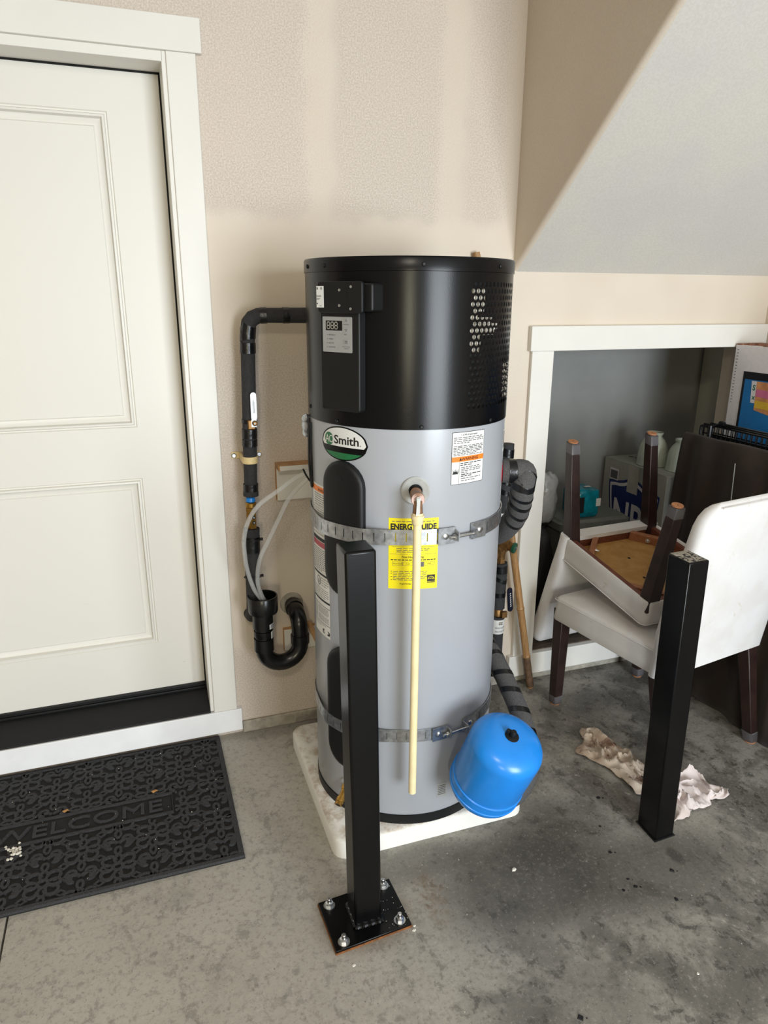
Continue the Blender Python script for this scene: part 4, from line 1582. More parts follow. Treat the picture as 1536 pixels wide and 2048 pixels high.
bands(LP, path2, 0.0262, [(0.055, 0.055, 0)], 0.04)
# brass union
ux = PX(0.88)
mb = MB()
mb.lathe([(0.0095, 0.826), (0.0175, 0.828), (0.0175, 0.900)], T(ux, Y0, 0) @ Matrix.Rotation(0.25, 4, 'Z'), 6)
mb.lathe([(0.0150, 0.900), (0.0182, 0.902), (0.0182, 0.915), (0.0150, 0.918)], T(ux, Y0, 0), 20)
mb.lathe([(0.0085, 0.918), (0.0085, 0.975)], T(ux, Y0, 0), 14)
un = mk('brass_union', mb, 'brass', LP)
mb = MB()
mb.lathe([(0.012, 0.918), (0.0165, 0.921), (0.015, 0.934), (0.010, 0.938)], T(ux, Y0, 0), 16)
mk('blue_gasket', mb, 'blue', un)
for z in (0.868, 0.850):
    mb = MB()
    mb.lathe([(0.0055, 0), (0.0055, 0.003), (0.003, 0.0035)], axis_mat((ux + 0.005, Y0 - 0.0165, z), (0.1, -1, 0)), 12, m=0)
    mb.lathe([(0.0025, 0.0035), (0.0025, 0.0042)], axis_mat((ux + 0.005, Y0 - 0.0165, z), (0.1, -1, 0)), 8, m=1)
    mk('test_port', mb, ['black_plastic', 'zinc'], un)
# shutoff lever
hx = PX(1.2) + 0.010
mb = MB()
Hm = frame((hx, Y0 - 0.034, 1.245), (1, 0.05, 0), (-0.03, 0, 1))
pl = [(-0.0095, -0.040)] + [(0.0095 * math.cos(a), 0.030 + 0.0095 * math.sin(a)) for a in [PI - PI * k / 8 for k in range(9)]] + [(0.0095, -0.040)]
mb.prism(pl, 0.0, 0.002, Hm, 0)
mb.prism([(-0.0095, -0.040), (0.0095, -0.040), (0.0075, -0.048), (-0.0075, -0.048)], -0.006, 0.001, Hm, 0)
mb.prism([(-0.0085, -0.048), (0.0085, -0.048), (0.0085, -0.072), (-0.0085, -0.072)], -0.008, -0.005, Hm, 0)
mb.lathe([(0.0060, -0.006), (0.0060, 0.000), (0.004, 0.002)], Hm @ T(0, -0.059, 0), 6, m=0)
mb.lathe([(0.0025, 0.002), (0.0025, 0.008)], Hm @ T(0, -0.059, 0), 8, m=0)
for k in range(4):
    mb.prism([(-0.003 + 0.0018 * k, -0.026), (-0.0022 + 0.0018 * k, -0.026), (-0.0022 + 0.0018 * k, 0.016 - 0.006 * (k % 2)), (-0.003 + 0.0018 * k, 0.016 - 0.006 * (k % 2))], 0.002, 0.0023, Hm, 1)
lever = mk('shutoff_lever', mb, ['chrome', 'ink_soft'], LP, bevel=0.0006, label='bright steel lever')
mb = MB()
mb.box(hx - 0.020, hx + 0.004, Y0 - 0.029, Y0, 1.165, 1.196)
mb.tube([(hx + 0.002, Y0 - 0.02, 1.186), (hx + 0.002, Y0 - 0.038, 1.186)], 0.0085, 10)
mk('valve_body', mb, 'bronze', LP, bevel=0.003)
# pipe clamp
cz = 1.062
cx = PX(cz)
mb = MB()
ring = []
for (ro, z) in ((0.0222, -0.0115), (0.0245, -0.0115), (0.0245, 0.0115), (0.0222, 0.0115)):
    ring.append([Vector((cx + ro * math.cos(a), Y0 + ro * math.sin(a), cz + z)) for a in [2 * PI * k / 24 for k in range(24)]])
mb.loft(ring + [ring[0]], False, False)
for s in (-1, 1):
    mb.box(cx + s * 0.022 - 0.0035, cx + s * 0.022 + 0.0035, Y0, -0.001, cz - 0.011, cz + 0.011)
    mb.box(min(cx + s * 0.020, cx + s * 0.050), max(cx + s * 0.020, cx + s * 0.050), -0.0045, -0.0005, cz - 0.010, cz + 0.012)
clamp = thing('pipe_clamp', 'beige plastic two hole strap screwed to wall over the foam pipe', 'clamp', (cx, 0, cz))
mk('clamp_band', mb, 'beige', clamp, bevel=0.001)
for s in (-1, 1):
    mb = MB()
    mb.lathe([(0.0085, 0), (0.0085, 0.0015), (0.006, 0.004)], axis_mat((cx + s * 0.042, -0.0045, cz), (0, -1, 0)), 14)
    mk('screw', mb, 'zinc', clamp)

# --- drain: cup, trap and wall stub in black ABS
TR = thing('drain_trap', 'glossy black plastic drain trap with open cup below the clear tubes', 'drain trap', (-0.19, -0.11, 0.55))
YT = -0.112
cxx = -0.1945
mb = MB()
mb.lathe([(0.034, 0.528), (0.0495, 0.531), (0.0510, 0.536), (0.0515, 0.590), (0.0505, 0.5915), (0.0465, 0.5915), (0.0460, 0.575), (0.0455, 0.54), (0.0300, 0.533)], T(cxx, YT, 0), 36, True, True)
mk('cup', mb, 'abs', TR)
lx = -0.197
mb = MB()
mb.lathe([(0.030, 0.470), (0.0355, 0.472), (0.0355, 0.530)], T(lx, YT, 0), 28)
mb.lathe([(0.0300, 0.425), (0.0300, 0.475)], T(lx, YT, 0), 28)
mb.lathe([(0.0330, 0.440), (0.0335, 0.441), (0.0335, 0.462), (0.03, 0.464)], T(lx, YT, 0), 28)
mk('coupling', mb, 'abs', TR)
rx, ry = -0.066, -0.100
arcp = []
for k in range(15):
    a = PI + PI * k / 14
    f = k / 14
    arcp.append(Vector((lx + (rx - lx) * (1 - math.cos(PI * f)) / 2, YT + (ry - YT) * f, 0.385 + 0.062 * math.sin(a))))
arcp = [Vector((lx, YT, 0.43))] + [Vector((lx, YT, 0.40))] + arcp + [Vector((rx, ry, 0.405))]
mb = MB()
mb.tube(arcp, 0.0295, 24)
mb.lathe([(0.0300, 0.385), (0.0345, 0.386), (0.0345, 0.432), (0.031, 0.4335)], T(lx, YT, 0), 28)
mb.lathe([(0.0300, 0.385), (0.0330, 0.386), (0.0330, 0.418), (0.030, 0.4195)], T(rx, ry, 0), 28)
mk('u_bend', mb, 'abs', TR)
mb = MB()
mb.tube(catmull([(rx, ry, 0.400), (rx, ry, 0.440), (rx - 0.001, -0.094, 0.468), (rx - 0.003, -0.068, 0.489), (rx - 0.004, -0.030, 0.494), (rx - 0.004, 0.0, 0.494)], 6), 0.0290, 24)
mb.tube([(rx - 0.004, -0.045, 0.4935), (rx - 0.004, -0.022, 0.4935)], 0.0325, 24)
mk('wall_elbow', mb, 'abs', TR)
mb = MB()
mb.lathe([(0.043, 0.0), (0.0415, 0.004), (0.031, 0.006)], axis_mat((rx - 0.006, 0.0, 0.497), (0, -1, 0)), 30)
mk('wall_collar', mb, 'concrete', TR, label='rough grey filler round the pipe hole')
for (z0_, z1_, a0_, a1_, ink) in ((0.474, 0.492, -62, -10, 'navy'), (0.436, 0.462, -50, -15, 'ink')):
    mb = MB()
    ro = 0.0360 if ink == 'navy' else 0.0340
    vs = []
    for k in range(7):
        a = R_(a0_ + (a1_ - a0_) * k / 6)
        vs += [(lx + ro * math.cos(a), YT + ro * math.sin(a), z0_), (lx + ro * math.cos(a), YT + ro * math.sin(a), z1_)]
    mb.add(vs, [(2 * k, 2 * k + 2, 2 * k + 3, 2 * k + 1) for k in range(6)], 0)
    for r_i in range(3):
        zz = z1_ - (z1_ - z0_) * (0.25 + 0.25 * r_i)
        for k in range(1, 5):
            a, b_ = R_(a0_ + (a1_ - a0_) * (k + 0.1) / 6), R_(a0_ + (a1_ - a0_) * (k + 0.8) / 6)
            ro2 = ro + 0.0004
            mb.add([(lx + ro2 * math.cos(a), YT + ro2 * math.sin(a), zz - 0.0014), (lx + ro2 * math.cos(b_), YT + ro2 * math.sin(b_), zz - 0.0014), (lx + ro2 * math.cos(b_), YT + ro2 * math.sin(b_), zz + 0.0014), (lx + ro2 * math.cos(a), YT + ro2 * math.sin(a), zz + 0.0014)], [(0, 1, 2, 3)], 1)
    mk('sticker', mb, ['white_label', ink], TR, label='small white sticker')


def wpt(px, py, Y):
    """world point on the plane y=Y that the solved camera sees at a photograph pixel (used to read positions off the photo)"""
    d = fw + r2 * ((px - 768) / FPX) - u2 * ((py - 1024) / FPX)
    C = m.translation
    t = (Y - C.y) / d.y
    return C + d * t


# --- clear condensate tubes
def tubepath(pts, ya, yb):
    n = len(pts)
    return catmull([wpt(px, py, ya + (yb - ya) * i / (n - 1)) for i, (px, py) in enumerate(pts)], 6)


t1 = [(628, 938), (590, 957), (557, 981), (517, 1011), (496, 1044), (488, 1079), (490, 1114), (496, 1145), (508, 1178), (524, 1201)]
t2 = [(628, 946), (604, 967), (578, 997), (557, 1039), (538, 1079), (522, 1112), (516, 1140), (516, 1168), (524, 1192), (531, 1203)]
for pts, ya, lab in ((t1, -0.30, 'clear vinyl drain tube, outer of two looping into black cup'), (t2, -0.30, 'clear vinyl drain tube, inner of two looping into black cup')):
    pth = tubepath(pts, ya, -0.128)
    mb = MB()
    mb.tube(pth, 0.0072, 16, False)
    tag(mk('drain_tube', mb, 'tubeclear'), lab, 'tube', 'clear drain tubes')
for pts, lab in (([(606, 938), (612, 950), (620, 962)], 'black cable tie round both clear tubes beside the heater'), ):
    mb = MB()
    mb.tube([wpt(x, y, -0.302 + 0.004) for x, y in pts], 0.0028, 6)
    tag(mk('cable_tie', mb, 'black_plastic'), lab, 'cable tie', 'black cable ties')
for zc_, lab, rr_ in ((0.787, 'black cable tie round foam pipe just below the brass union', 0.0285), (0.655, 'black cable tie halfway between the brass union and drain cup', 0.027)):
    mb = MB()
    pts = [Vector((PX(zc_) + (rr_ + 0.004 * (1 - math.sin(a)) / 2) * math.cos(a), Y0 - 0.008 + (rr_ + 0.012) * math.sin(a), zc_ - 0.010 * math.sin(a))) for a in [2 * PI * k / 24 for k in range(24)]]
    pts.append(pts[0])
    mb.tube(pts, 0.0022, 6, False)
    mb.box(PX(zc_) + 0.028, PX(zc_) + 0.036, Y0 - 0.012, Y0 - 0.004, zc_ - 0.004, zc_ + 0.004)
    tag(mk('cable_tie', mb, 'black_plastic'), lab, 'cable tie', 'black cable ties')

# --- wooden brackets on the wall
WB = thing('wall_block', 'white painted wooden bracket with bare ply top behind the clear tubes', 'bracket', (-0.05, 0, 1.0))
mb = MB()
mb.box(-0.112, 0.06, -0.020, 0, 0.897, 1.012)
mk('back_board', mb, 'trim', WB, bevel=0.001)
mb = MB()
mb.box(-0.1135, -0.112, -0.0205, 0, 0.897, 1.012)
mk('raw_edge', mb, 'pine', WB)
mb = MB()
mb.box(-0.113, 0.06, -0.066, 0, 1.0125, 1.029)
mk('top_board', mb, 'pine', WB, label='bare wood top board')
mb = MB()
mb.box(-0.108, 0.06, -0.0675, -0.066, 1.0125, 1.0285)
mk('front_edge', mb, 'trim', WB)
WB2 = thing('wall_block', 'white painted board with raw wood edges behind the black drain bend', 'bracket', (-0.05, 0, 0.36))
mb = MB()
mb.box(-0.107, 0.05, -0.018, 0, 0.318, 0.402)
mk('back_board', mb, 'trim', WB2, bevel=0.001)
mb = MB()
mb.box(-0.1085, -0.107, -0.0185, 0, 0.318, 0.402)
mb.box(-0.1085, 0.05, -0.0185, 0, 0.402, 0.4045)
mk('raw_edge', mb, 'pine', WB2)
mb = MB()
mb.prism([(-0.028, 0.425), (-0.008, 0.425), (0.03, 0.330), (0.01, 0.330)], -0.034, -0.018, frame((0, 0, 0), (1, 0, 0), (0, 0, 1)) @ Matrix.Scale(-1, 4, Vector((0, 0, 1))))
mk('brace', mb, 'pine', WB2)

# --- right: thick foam pipe leaving the heater side
RP = thing('outlet_pipe', 'thick grey foam pipe with black tape rings curving out from the red collar', 'pipe', (0.47, -0.62, 1.0))
e0 = HP(RA, HR + 0.002, 1.088)
path = catmull([e0, HP(RA, HR + 0.030, 1.088), HP(RA + 1, HR + 0.066, 1.085), wpt(1046, 968, -0.605), wpt(1041, 1000, -0.585), wpt(1031, 1032, -0.540), wpt(1008, 1060, -0.465), wpt(985, 1070, -0.38), wpt(965, 1065, -0.28)], 7)
mb = MB()
mb.tube(path, 0.0345, 24)
mk('foam_sleeve', mb, 'foam_grey', RP)
bands(RP, path, 0.0345, [(0.028, 0.018, 0), (0.082, 0.034, 0.012), (0.108, 0.012, 0.006), (0.140, 0.008, 0.008), (0.170, 0.012, 0.010), (0.210, 0.011, 0.012), (0.255, 0.011, 0.010)], 0.014)

# lower run to the blue tank
LPp = thing('tank_pipe', 'grey foam pipe with black tape rings sloping down behind the blue tank', 'pipe', (0.52, -0.55, 0.4))
path = catmull([wpt(955, 1255, -0.30), wpt(985, 1308, -0.44), wpt(1018, 1375, -0.555), wpt(1048, 1450, -0.665), Vector((0.500, -0.755, 0.205)), Vector((0.440, -0.800, 0.150)), Vector((0.36, -0.815, 0.140)), Vector((0.312, -0.818, 0.175))], 8)
mb = MB()
mb.tube(path, 0.0310, 22)
mk('foam_sleeve', mb, 'foam_grey', LPp)
bands(LPp, path, 0.0310, [(0.12, 0.016, 0.010), (0.165, 0.014, 0.010), (0.225, 0.016, 0.012), (0.290, 0.018, 0.014), (0.36, 0.018, 0.014), (0.43, 0.016, 0.01)], 0.014)

# expansion tank
TK0 = Vector((0.301, -0.833, 0.229))
TKa = (Vector((0.326, -0.913, 0.42)) - TK0)
TL = 0.196
TKa.normalize()
TK = thing('expansion_tank', 'bright blue small pressure tank tilted outward beside the heater base', 'tank', tuple(TK0))
tm = axis_mat(TK0, TKa)
r = 0.1035
mb = MB()
prof = []
for k in range(8):
    a = -PI / 2 + (PI / 2) * k / 7
    prof.append((max(0.012, r * math.cos(a) ** 0.7 if k < 7 else r), 0.010 + 0.046 * math.sin(a)))
prof += [(r, 0.030), (r + 0.0002, 0.040), (r + 0.0022, 0.0415), (r + 0.0022, 0.0435), (r - 0.0012, 0.0455), (r - 0.0004, 0.049), (r, TL - 0.01)]
for k in range(1, 12):
    a = (PI / 2) * k / 11
    prof.append((max(0.010, r * math.cos(a) ** 0.62 if k < 11 else 0.012), TL - 0.01 + 0.050 * math.sin(a)))
mb.lathe(prof, tm, 64)
mk('tank_shell', mb, 'blue', TK)
mb = MB()
mb.lathe([(r - 0.001, 0.0105), (r + 0.0022, 0.012), (r + 0.0022, 0.0145), (r - 0.001, 0.0165)], tm, 64, False, False)
mk('weld_seam', mb, 'blue', TK)
mb = MB()
zt = TL + 0.0385
mb.lathe([(0.0200, zt - 0.002), (0.0200, zt + 0.0025), (0.0165, zt + 0.004)], tm, 20)
mb.lathe([(0.0085, zt + 0.004), (0.0085, zt + 0.018), (0.0065, zt + 0.021)], tm, 14)
mb.lathe([(0.0065, zt + 0.004), (0.0065, zt + 0.014)], tm @ T(0.012, 0.006, 0), 10)
mk('air_valve', mb, 'black_plastic', TK, label='black air valve cap')
mb = MB()
mb.lathe([(0.016, -0.06), (0.016, -0.02)], tm, 16)
mk('inlet_nipple', mb, 'brass', TK)

# slim riser with mixing valve against the wall
XR, YR = 0.728, -0.10
RI = thing('riser_pipe', 'thin black foam riser with brass mixing valve behind heater right side', 'pipe', (XR, YR, 0.5))
path = [(XR + 0.002, YR, 1.06), (XR + 0.001, YR, 0.90), (XR, YR, 0.735)]
mb = MB()
mb.tube(path, 0.0250, 18)
mk('foam_sleeve', mb, 'foam', RI)
bands(RI, path, 0.0250, [(0.03, 0.03, 0.006), (0.09, 0.02, 0.008), (0.14, 0.016, 0.01), (0.18, 0.02, 0.01), (0.310, 0.026, 0)], 0.02)
path = [(XR, YR, 0.595), (XR + 0.002, YR, 0.56), (XR - 0.001, YR, 0.45), (XR, YR, 0.405)]
mb = MB()
mb.tube(path, 0.0265, 18)
mk('foam_sleeve', mb, 'foam', RI)
bands(RI, path, 0.0265, [(0.025, 0.03, 0), (0.065, 0.016, 0.012), (0.13, 0.018, 0)], 0.02)
path = [(XR, YR, 0.370), (XR, YR, 0.20), (XR, YR, 0.145)]
mb = MB()
mb.tube(path, 0.0265, 18)
mb.tube([(XR, YR, 0.145), (XR, YR, 0.11), (XR, -0.04, 0.08), (XR, -0.0, 0.07)], 0.012, 12)
mk('foam_sleeve', mb, 'foam', RI)
mb = MB()
mb.lathe([(0.012, 0.720), (0.015, 0.722), (0.015, 0.745)], T(XR, YR, 0), 14)
mb.lathe([(0.013, 0.590), (0.0185, 0.592), (0.0185, 0.612), (0.014, 0.614)], T(XR, YR, 0), 6)
mb.lathe([(0.0155, 0.610), (0.0165, 0.63), (0.0210, 0.645), (0.0210, 0.690), (0.0165, 0.70), (0.0155, 0.725)], T(XR, YR, 0), 20)
vd = Vector((0.62, -0.70, -0.16)).normalized()
vm = axis_mat((XR, YR, 0.672), vd)
mb.lathe([(0.026, 0.0), (0.030, 0.012), (0.030, 0.018)], vm, 20)
mb.lathe([(0.024, 0.018), (0.024, 0.030)], vm, 6)
mb.lathe([(0.0165, 0.030), (0.0175, 0.034), (0.0175, 0.050)], vm, 20)
mv = mk('mixing_valve', mb, 'bronze', RI)
mb = MB()
mb.lathe([(0.0205, 0.046), (0.0210, 0.048), (0.0210, 0.056), (0.0190, 0.058)], vm, 24)
mk('green_dial', mb, 'dial_green', mv, label='dark green adjustment dial')
mb = MB()
mb.lathe([(0.0065, 0.058), (0.0065, 0.062)], vm, 6)
mk('dial_screw', mb, 'zinc', mv)
mb = MB()
mb.lathe([(0.013, 0.370), (0.0200, 0.374), (0.0200, 0.400), (0.013, 0.410)], T(XR, YR, 0), 14)
mb.box(XR + 0.002, XR + 0.024, YR - 0.034, YR - 0.022, 0.374, 0.398, 0)
bv = mk('ball_valve', mb, 'bronze', RI)
mb = MB()
mb.prism(rpoly(-0.0125, 0.0125, -0.055, 0.045, 0.010), 0.0, 0.007, frame((XR + 0.028, YR - 0.034, 0.455), (0.8, 0.35, 0.10), (-0.06, 0.0, 1)), 0)
Hm = frame((XR + 0.028, YR - 0.034, 0.455), (0.8, 0.35, 0.10), (-0.06, 0.0, 1))
for k in range(7):
    mb.prism([(-0.004, -0.034 + 0.009 * k), (0.003, -0.034 + 0.009 * k), (0.003, -0.029 + 0.009 * k), (-0.004, -0.030 + 0.009 * k)], 0.007, 0.0073, Hm, 1)
mk('valve_handle', mb, ['navy_plastic', 'white_label'], bv, bevel=0.001, label='dark blue handle with white lettering')


def sleeve_label(z0_, z1_, lines, logo):
    mb = MB()
    ro = 0.0280
    vs = []
    n = 16
    for k in range(n + 1):
        a = R_(-150 + 165 * k / n)
        vs += [(XR + ro * math.cos(a), YR + ro * math.sin(a), z0_), (XR + ro * math.cos(a), YR + ro * math.sin(a), z1_)]
    mb.add(vs, [(2 * k, 2 * k + 2, 2 * k + 3, 2 * k + 1) for k in range(n)], 0)
    for s, zz, sz, w in lines:
        vs2, fs2 = text2d(s, sz, 0.01, 'CENTER')
        ww = max(v[0] for v in vs2) - min(v[0] for v in vs2)
        k_ = w / ww
        mb.add([(XR + (ro + .0004) * math.cos(R_(-66) + v[0] * k_ / ro), YR + (ro + .0004) * math.sin(R_(-66) + v[0] * k_ / ro), zz + v[1]) for v in vs2], fs2, 1)
    if logo:
        for q in range(4):
            a = R_(-105 + 9 * q)
            zz = z1_ - 0.020
            for dz in (0, 0.007):
                mb.add([(XR + (ro + .0004) * math.cos(a + da), YR + (ro + .0004) * math.sin(a + da), zz + dz + e) for da, e in ((0, 0), (0.12, 0), (0.12, 0.005), (0, 0.005))], [(0, 1, 2, 3)], 2 if (q + (dz > 0)) % 2 else 1)
    mk('pipe_label', mb, ['white_label', 'ink_soft', 'brass'], RI, label='white wrap label')


sleeve_label(0.302, 0.362, [('WHOLE HOUSE', 0.326, 0.0095, 0.066), ('WATER SYSTEM', 0.310, 0.0095, 0.066)], True)
sleeve_label(0.748, 0.800, [('WHOLE HOUSE', 0.770, 0.0085, 0.066), ('WATER SUPPLY', 0.756, 0.0085, 0.066)], False)

# ------------------------------------------------------------------ bamboo cane
BC = thing('bamboo_cane', 'tan bamboo pole leaning on the wall between heater and opening', 'pole', (0.913, -0.085, 0))
c0 = Vector((0.9135, -0.083, 0.0))
c1 = Vector((0.612, -0.017, 1.722))
ax = (c1 - c0)
Lc = ax.length
cm = axis_mat(c0, ax)
nodes = [0.155, 0.375, 0.63, 0.86, 1.09, 1.32, 1.54]
prof = [(0.0135, 0.006), (0.0150, 0.012)]
for q in nodes:
    rb = 0.0150 - 0.002 * q / 1.7
    prof += [(rb, q - 0.010), (rb + 0.0006, q - 0.004), (rb + 0.0018, q - 0.0015), (rb - 0.0006, q), (rb + 0.0018, q + 0.0015), (rb + 0.0004, q + 0.005), (rb - 0.0003, q + 0.012)]
prof += [(0.0128, Lc - 0.01), (0.012, Lc)]
mb = MB()
mb.lathe(prof, cm, 16)
mk('cane', mb, 'bamboo', BC)
mb = MB()
mb.lathe([(0.0152, 0.012), (0.0156, 0.03), (0.0153, 0.13), (0.0160, 0.153)], cm, 16, False, False)
mk('weathered_butt', mb, 'bronze_wood', BC, label='darker weathered butt end')


# ------------------------------------------------------------------ slipcovered chairs
def ringpts(w, d, r, z, cy=0.0, n=5):
    return [Vector((x, y + cy, z)) for x, y in rrect(w, d, r, n)]


def build_chair(label, mw, w, d, zs, zt, rk, bl, zback, group, foot_in=0.0):
    ro = bpy.data.objects.new('slipcovered_chair', None)
    COL.objects.link(ro)
    ro.matrix_world = mw
    ro['label'] = label
    ro['category'] = 'chair'
    ro['group'] = group

    def P(name, mb, mats, par=ro, **k):
        return mk(name, mb, mats, par, local=True, **k)
    # seat cover: cushion top, skirt walls, open underneath
    mb = MB()
    rings = []
    for ins, z in ((0.055, zs + 0.050), (0.014, zs + 0.050), (0.012, zs + 0.004), (0.009, zs - 0.001), (0.002, zs - 0.001), (0.0, zs + 0.004), (0.001, zs + 0.03), (0.004, zt - 0.030), (0.004, zt - 0.012), (0.010, zt - 0.004), (0.020, zt), (0.08, zt + 0.006), (0.15, zt + 0.008)):
        rr_ = max(0.012, 0.026 - ins * 0.2)
        rg = ringpts(w - 2 * ins, d - 2 * ins, rr_, z)
        for q, v in enumerate(rg):
            nn = mnoise.noise(Vector((v.x * 14, v.y * 14, z * 10)))
            if ins < 0.012:
                v.x *= 1 + 0.010 * nn
                v.y *= 1 + 0.010 * nn
                if z < zs + 0.01:
                    v.z += 0.006 * nn
        rings.append(rg)
    mb.loft(rings, False, True)
    P('seat', mb, 'cloth', ang=60)
    mb = MB()
    rings = [ringpts(w - 2 * ins, d - 2 * ins, 0.022, zt - 0.013 + dz) for ins, dz in ((0.0032, -0.0012), (0.0006, 0.0), (0.0032, 0.0016))]
    mb.loft(rings, False, False)
    P('seat_piping', mb, 'cloth')
    # rails and panel under the seat
    for (x0, x1, y0, y1) in ((-w / 2 + .014, w / 2 - .014, d / 2 - .036, d / 2 - .014), (-w / 2 + .014, w / 2 - .014, -d / 2 + .014, -d / 2 + .036), (-w / 2 + .014, -w / 2 + .036, -d / 2 + .036, d / 2 - .036), (w / 2 - .036, w / 2 - .014, -d / 2 + .036, d / 2 - .036)):
        mb = MB()
        mb.box(x0, x1, y0, y1, zs + 0.006, zs + 0.052)
        P('seat_rail', mb, 'wood_red', bevel=0.002)
    mb = MB()
    mb.box(-w / 2 + .03, w / 2 - .03, -d / 2 + .03, d / 2 - .03, zs + 0.044, zs + 0.056)
    pn = P('seat_panel', mb, 'ply')
    for q, (x, y) in enumerate(((-0.06, 0.05), (-0.10, 0.115), (0.04, 0.13), (0.05, 0.0), (-0.02, -0.08))):
        mb = MB()
        mb.lathe([(0.0055, zs + 0.0432), (0.0055, zs + 0.0442)], T(x, y, 0), 10)
        P('screw_hole', mb, 'hole', pn)
    for sx in (-1, 1):
        for sy in (-1, 1):
            mb = MB()
            fm = frame((sx * (w / 2 - .085), sy * (d / 2 - .085), zs + 0.030), (sx * 1, -sy * 1, 0), (0, 0, 1))
            hw_ = 0.072
            mb.prism([(-hw_, -0.020), (hw_, -0.020), (hw_, 0.018), (-hw_, 0.018)], -0.011, 0.011, fm)
            cb = P('corner_block', mb, 'wood_mid', bevel=0.002)
            mb = MB()
            nrm = Vector((-sx, -sy, 0)).normalized()
            c = Vector((sx * (w / 2 - .085), sy * (d / 2 - .085), zs + 0.030)) + nrm * 0.011
            mb.lathe([(0.010, 0), (0.010, 0.0015), (0.0055, 0.002), (0.0055, 0.007)], axis_mat(c, nrm), 14)
            mb.lathe([(0.0028, 0.007), (0.0028, 0.014)], axis_mat(c, nrm), 8)
            P('corner_bolt', mb, 'zinc', cb)
    # backrest with its long cover
    mb = MB()
    rings = []
    th = 0.070
    lv = [(zs - 0.004, 0, 0), (zs + 0.01, 0, 0), (zs + 0.06, 0, 0), (zs + 0.15, 0, 0), (zs + 0.28, 0, 0), (zback - 0.14, 0, 0), (zback - 0.075, 0.002, 0), (zback - 0.045, 0.010, 0.001), (zback - 0.022, 0.026, 0.004), (zback - 0.008, 0.046, 0.012), (zback, 0.070, 0.024)]
    for z, ins, ti in lv:
        f = (z - zs) / (zback - zs)
        yc = -d / 2 - 0.004 - bl * (max(0.0, f) ** 1.1) + th / 2 - 0.022
        t_ = th * (1 - 0.28 * f) - 2 * ti
        if z < zs + 0.10:
            t_ *= 0.75
            yc -= th * 0.10
        rg = []
        for x, y in rrect(w + 0.004 - 2 * ins + 0.016 * (1 - f), t_, min(0.022, t_ * 0.45), 4):
            nn = mnoise.noise(Vector((x * 9, z * 7, y * 20)))
            rg.append(Vector((x, y + yc + 0.004 * nn - 0.010 * (x / (w / 2)) ** 2 * (-1), z + (0.006 * nn if z < zs else 0))))
        rings.append(rg)
    mb.loft(rings)
    bk = P('backrest', mb, 'cloth', ang=60)
    # seam along the rear edge of the cover
    mb = MB()
    pts = []
    for q in range(21):
        x = -w / 2 + 0.055 + (w - 0.11) * q / 20
        pts.append((x, -d / 2 - 0.004 - bl * 1.02 + th / 2 - 0.022 - 0.021 + 0.010 * (x / (w / 2)) ** 2, zback - 0.012))
    mb.tube(pts, 0.0018, 6)
    P('back_seam', mb, 'cloth', bk)
    # legs
    for sx in (-1, 1):
        for sy in (-1, 1):
            mb = MB()
            x0 = sx * (w / 2 - 0.030)
            y0 = sy * (d / 2 - 0.030)
            y1 = y0 - (rk if sy < 0 else 0.0)
            sp = foot_in if (sx > 0 and sy > 0) else 0.0
            xt = x0 + sp * 0.4
            x0 = x0 + sp
            rings = []
            for f, hw_ in ((0, 0.0245), (1, 0.0185)):
                z = (zs + 0.045) * (1 - f) + 0.006 * f
                yy = y0 + (y1 - y0) * f
                xx = xt + (x0 - xt) * f
                rings.append([Vector((xx - hw_, yy - hw_, z)), Vector((xx + hw_, yy - hw_, z)), Vector((xx + hw_, yy + hw_, z)), Vector((xx - hw_, yy + hw_, z))])
            mb.loft(rings)
            lg = P('leg', mb, 'wood_dark', bevel=0.003)
            mb = MB()
            h_ = 0.0205
            rings = []
            for z, hh in ((0.004, 0.0185), (0.008, h_), (0.042, h_ + 0.0012), (0.042, h_ - 0.0002), (0.010, h_ - 0.0015)):
                yy = y0 + (y1 - y0) * (1 - z / (zs + 0.045))
                rings.append(ringpts(2 * hh, 2 * hh, 0.006, z, yy, 3))
                for v in rings[-1]:
                    v.x += x0
            mb.loft(rings, False, False)
            P('glide_cap', mb, 'clearcap', lg, label='clear plastic glide cap')
            mb = MB()
            mb.lathe([(0.0185, 0.0), (0.0195, 0.002), (0.0190, 0.0045)], T(x0, y1, 0), 18, m=0)
            mb.lathe([(0.0022, -0.0004), (0.0022, 0.0)], T(x0, y1, 0), 8, m=1)
            P('felt_pad', mb, ['felt', 'hole'], lg, label='tan felt pad')
    return ro


# upright chair
yawc = R_(9.3)
exv = Vector((math.cos(yawc), math.sin(yawc), 0))
nv = Vector((-math.sin(yawc), math.cos(yawc), 0))
cw_, cd_ = 0.525, 0.515
FL_ = Vector((0.940, -0.208, 0)) - exv * 0.022 + nv * 0.022
cc_ = FL_ + exv * (cw_ / 2) - nv * (cd_ / 2)
mw = Matrix((exv, nv, Vector((0, 0, 1)))).transposed().to_4x4()
mw.translation = cc_
build_chair('cream slipcovered chair standing upright on the floor behind the far black post', mw, cw_, cd_, 0.375, 0.470, 0.085, 0.105, 0.990, 'cream slipcovered chairs')
# chair resting upside down on its seat
RI3 = Matrix(((0.9968, 0.0757, 0.0272), (0.0688, -0.9777, 0.1986), (0.0417, -0.1961, -0.9797))).to_4x4()
RI3.translation = Vector((1.1996, -0.4303, 1.0016))
pv = RI3 @ Vector((-0.2225, 0, 0.46))
RI3 = T(*pv) @ Matrix.Rotation(R_(1.8), 4, RI3.to_3x3() @ Vector((0, -1, 0))) @ T(*(-pv)) @ RI3
build_chair('cream slipcovered chair turned upside down with its four legs in the air', RI3, 0.445, 0.484, 0.355, 0.460, 0.118, 0.085, 0.930, 'cream slipcovered chairs', foot_in=0.06)


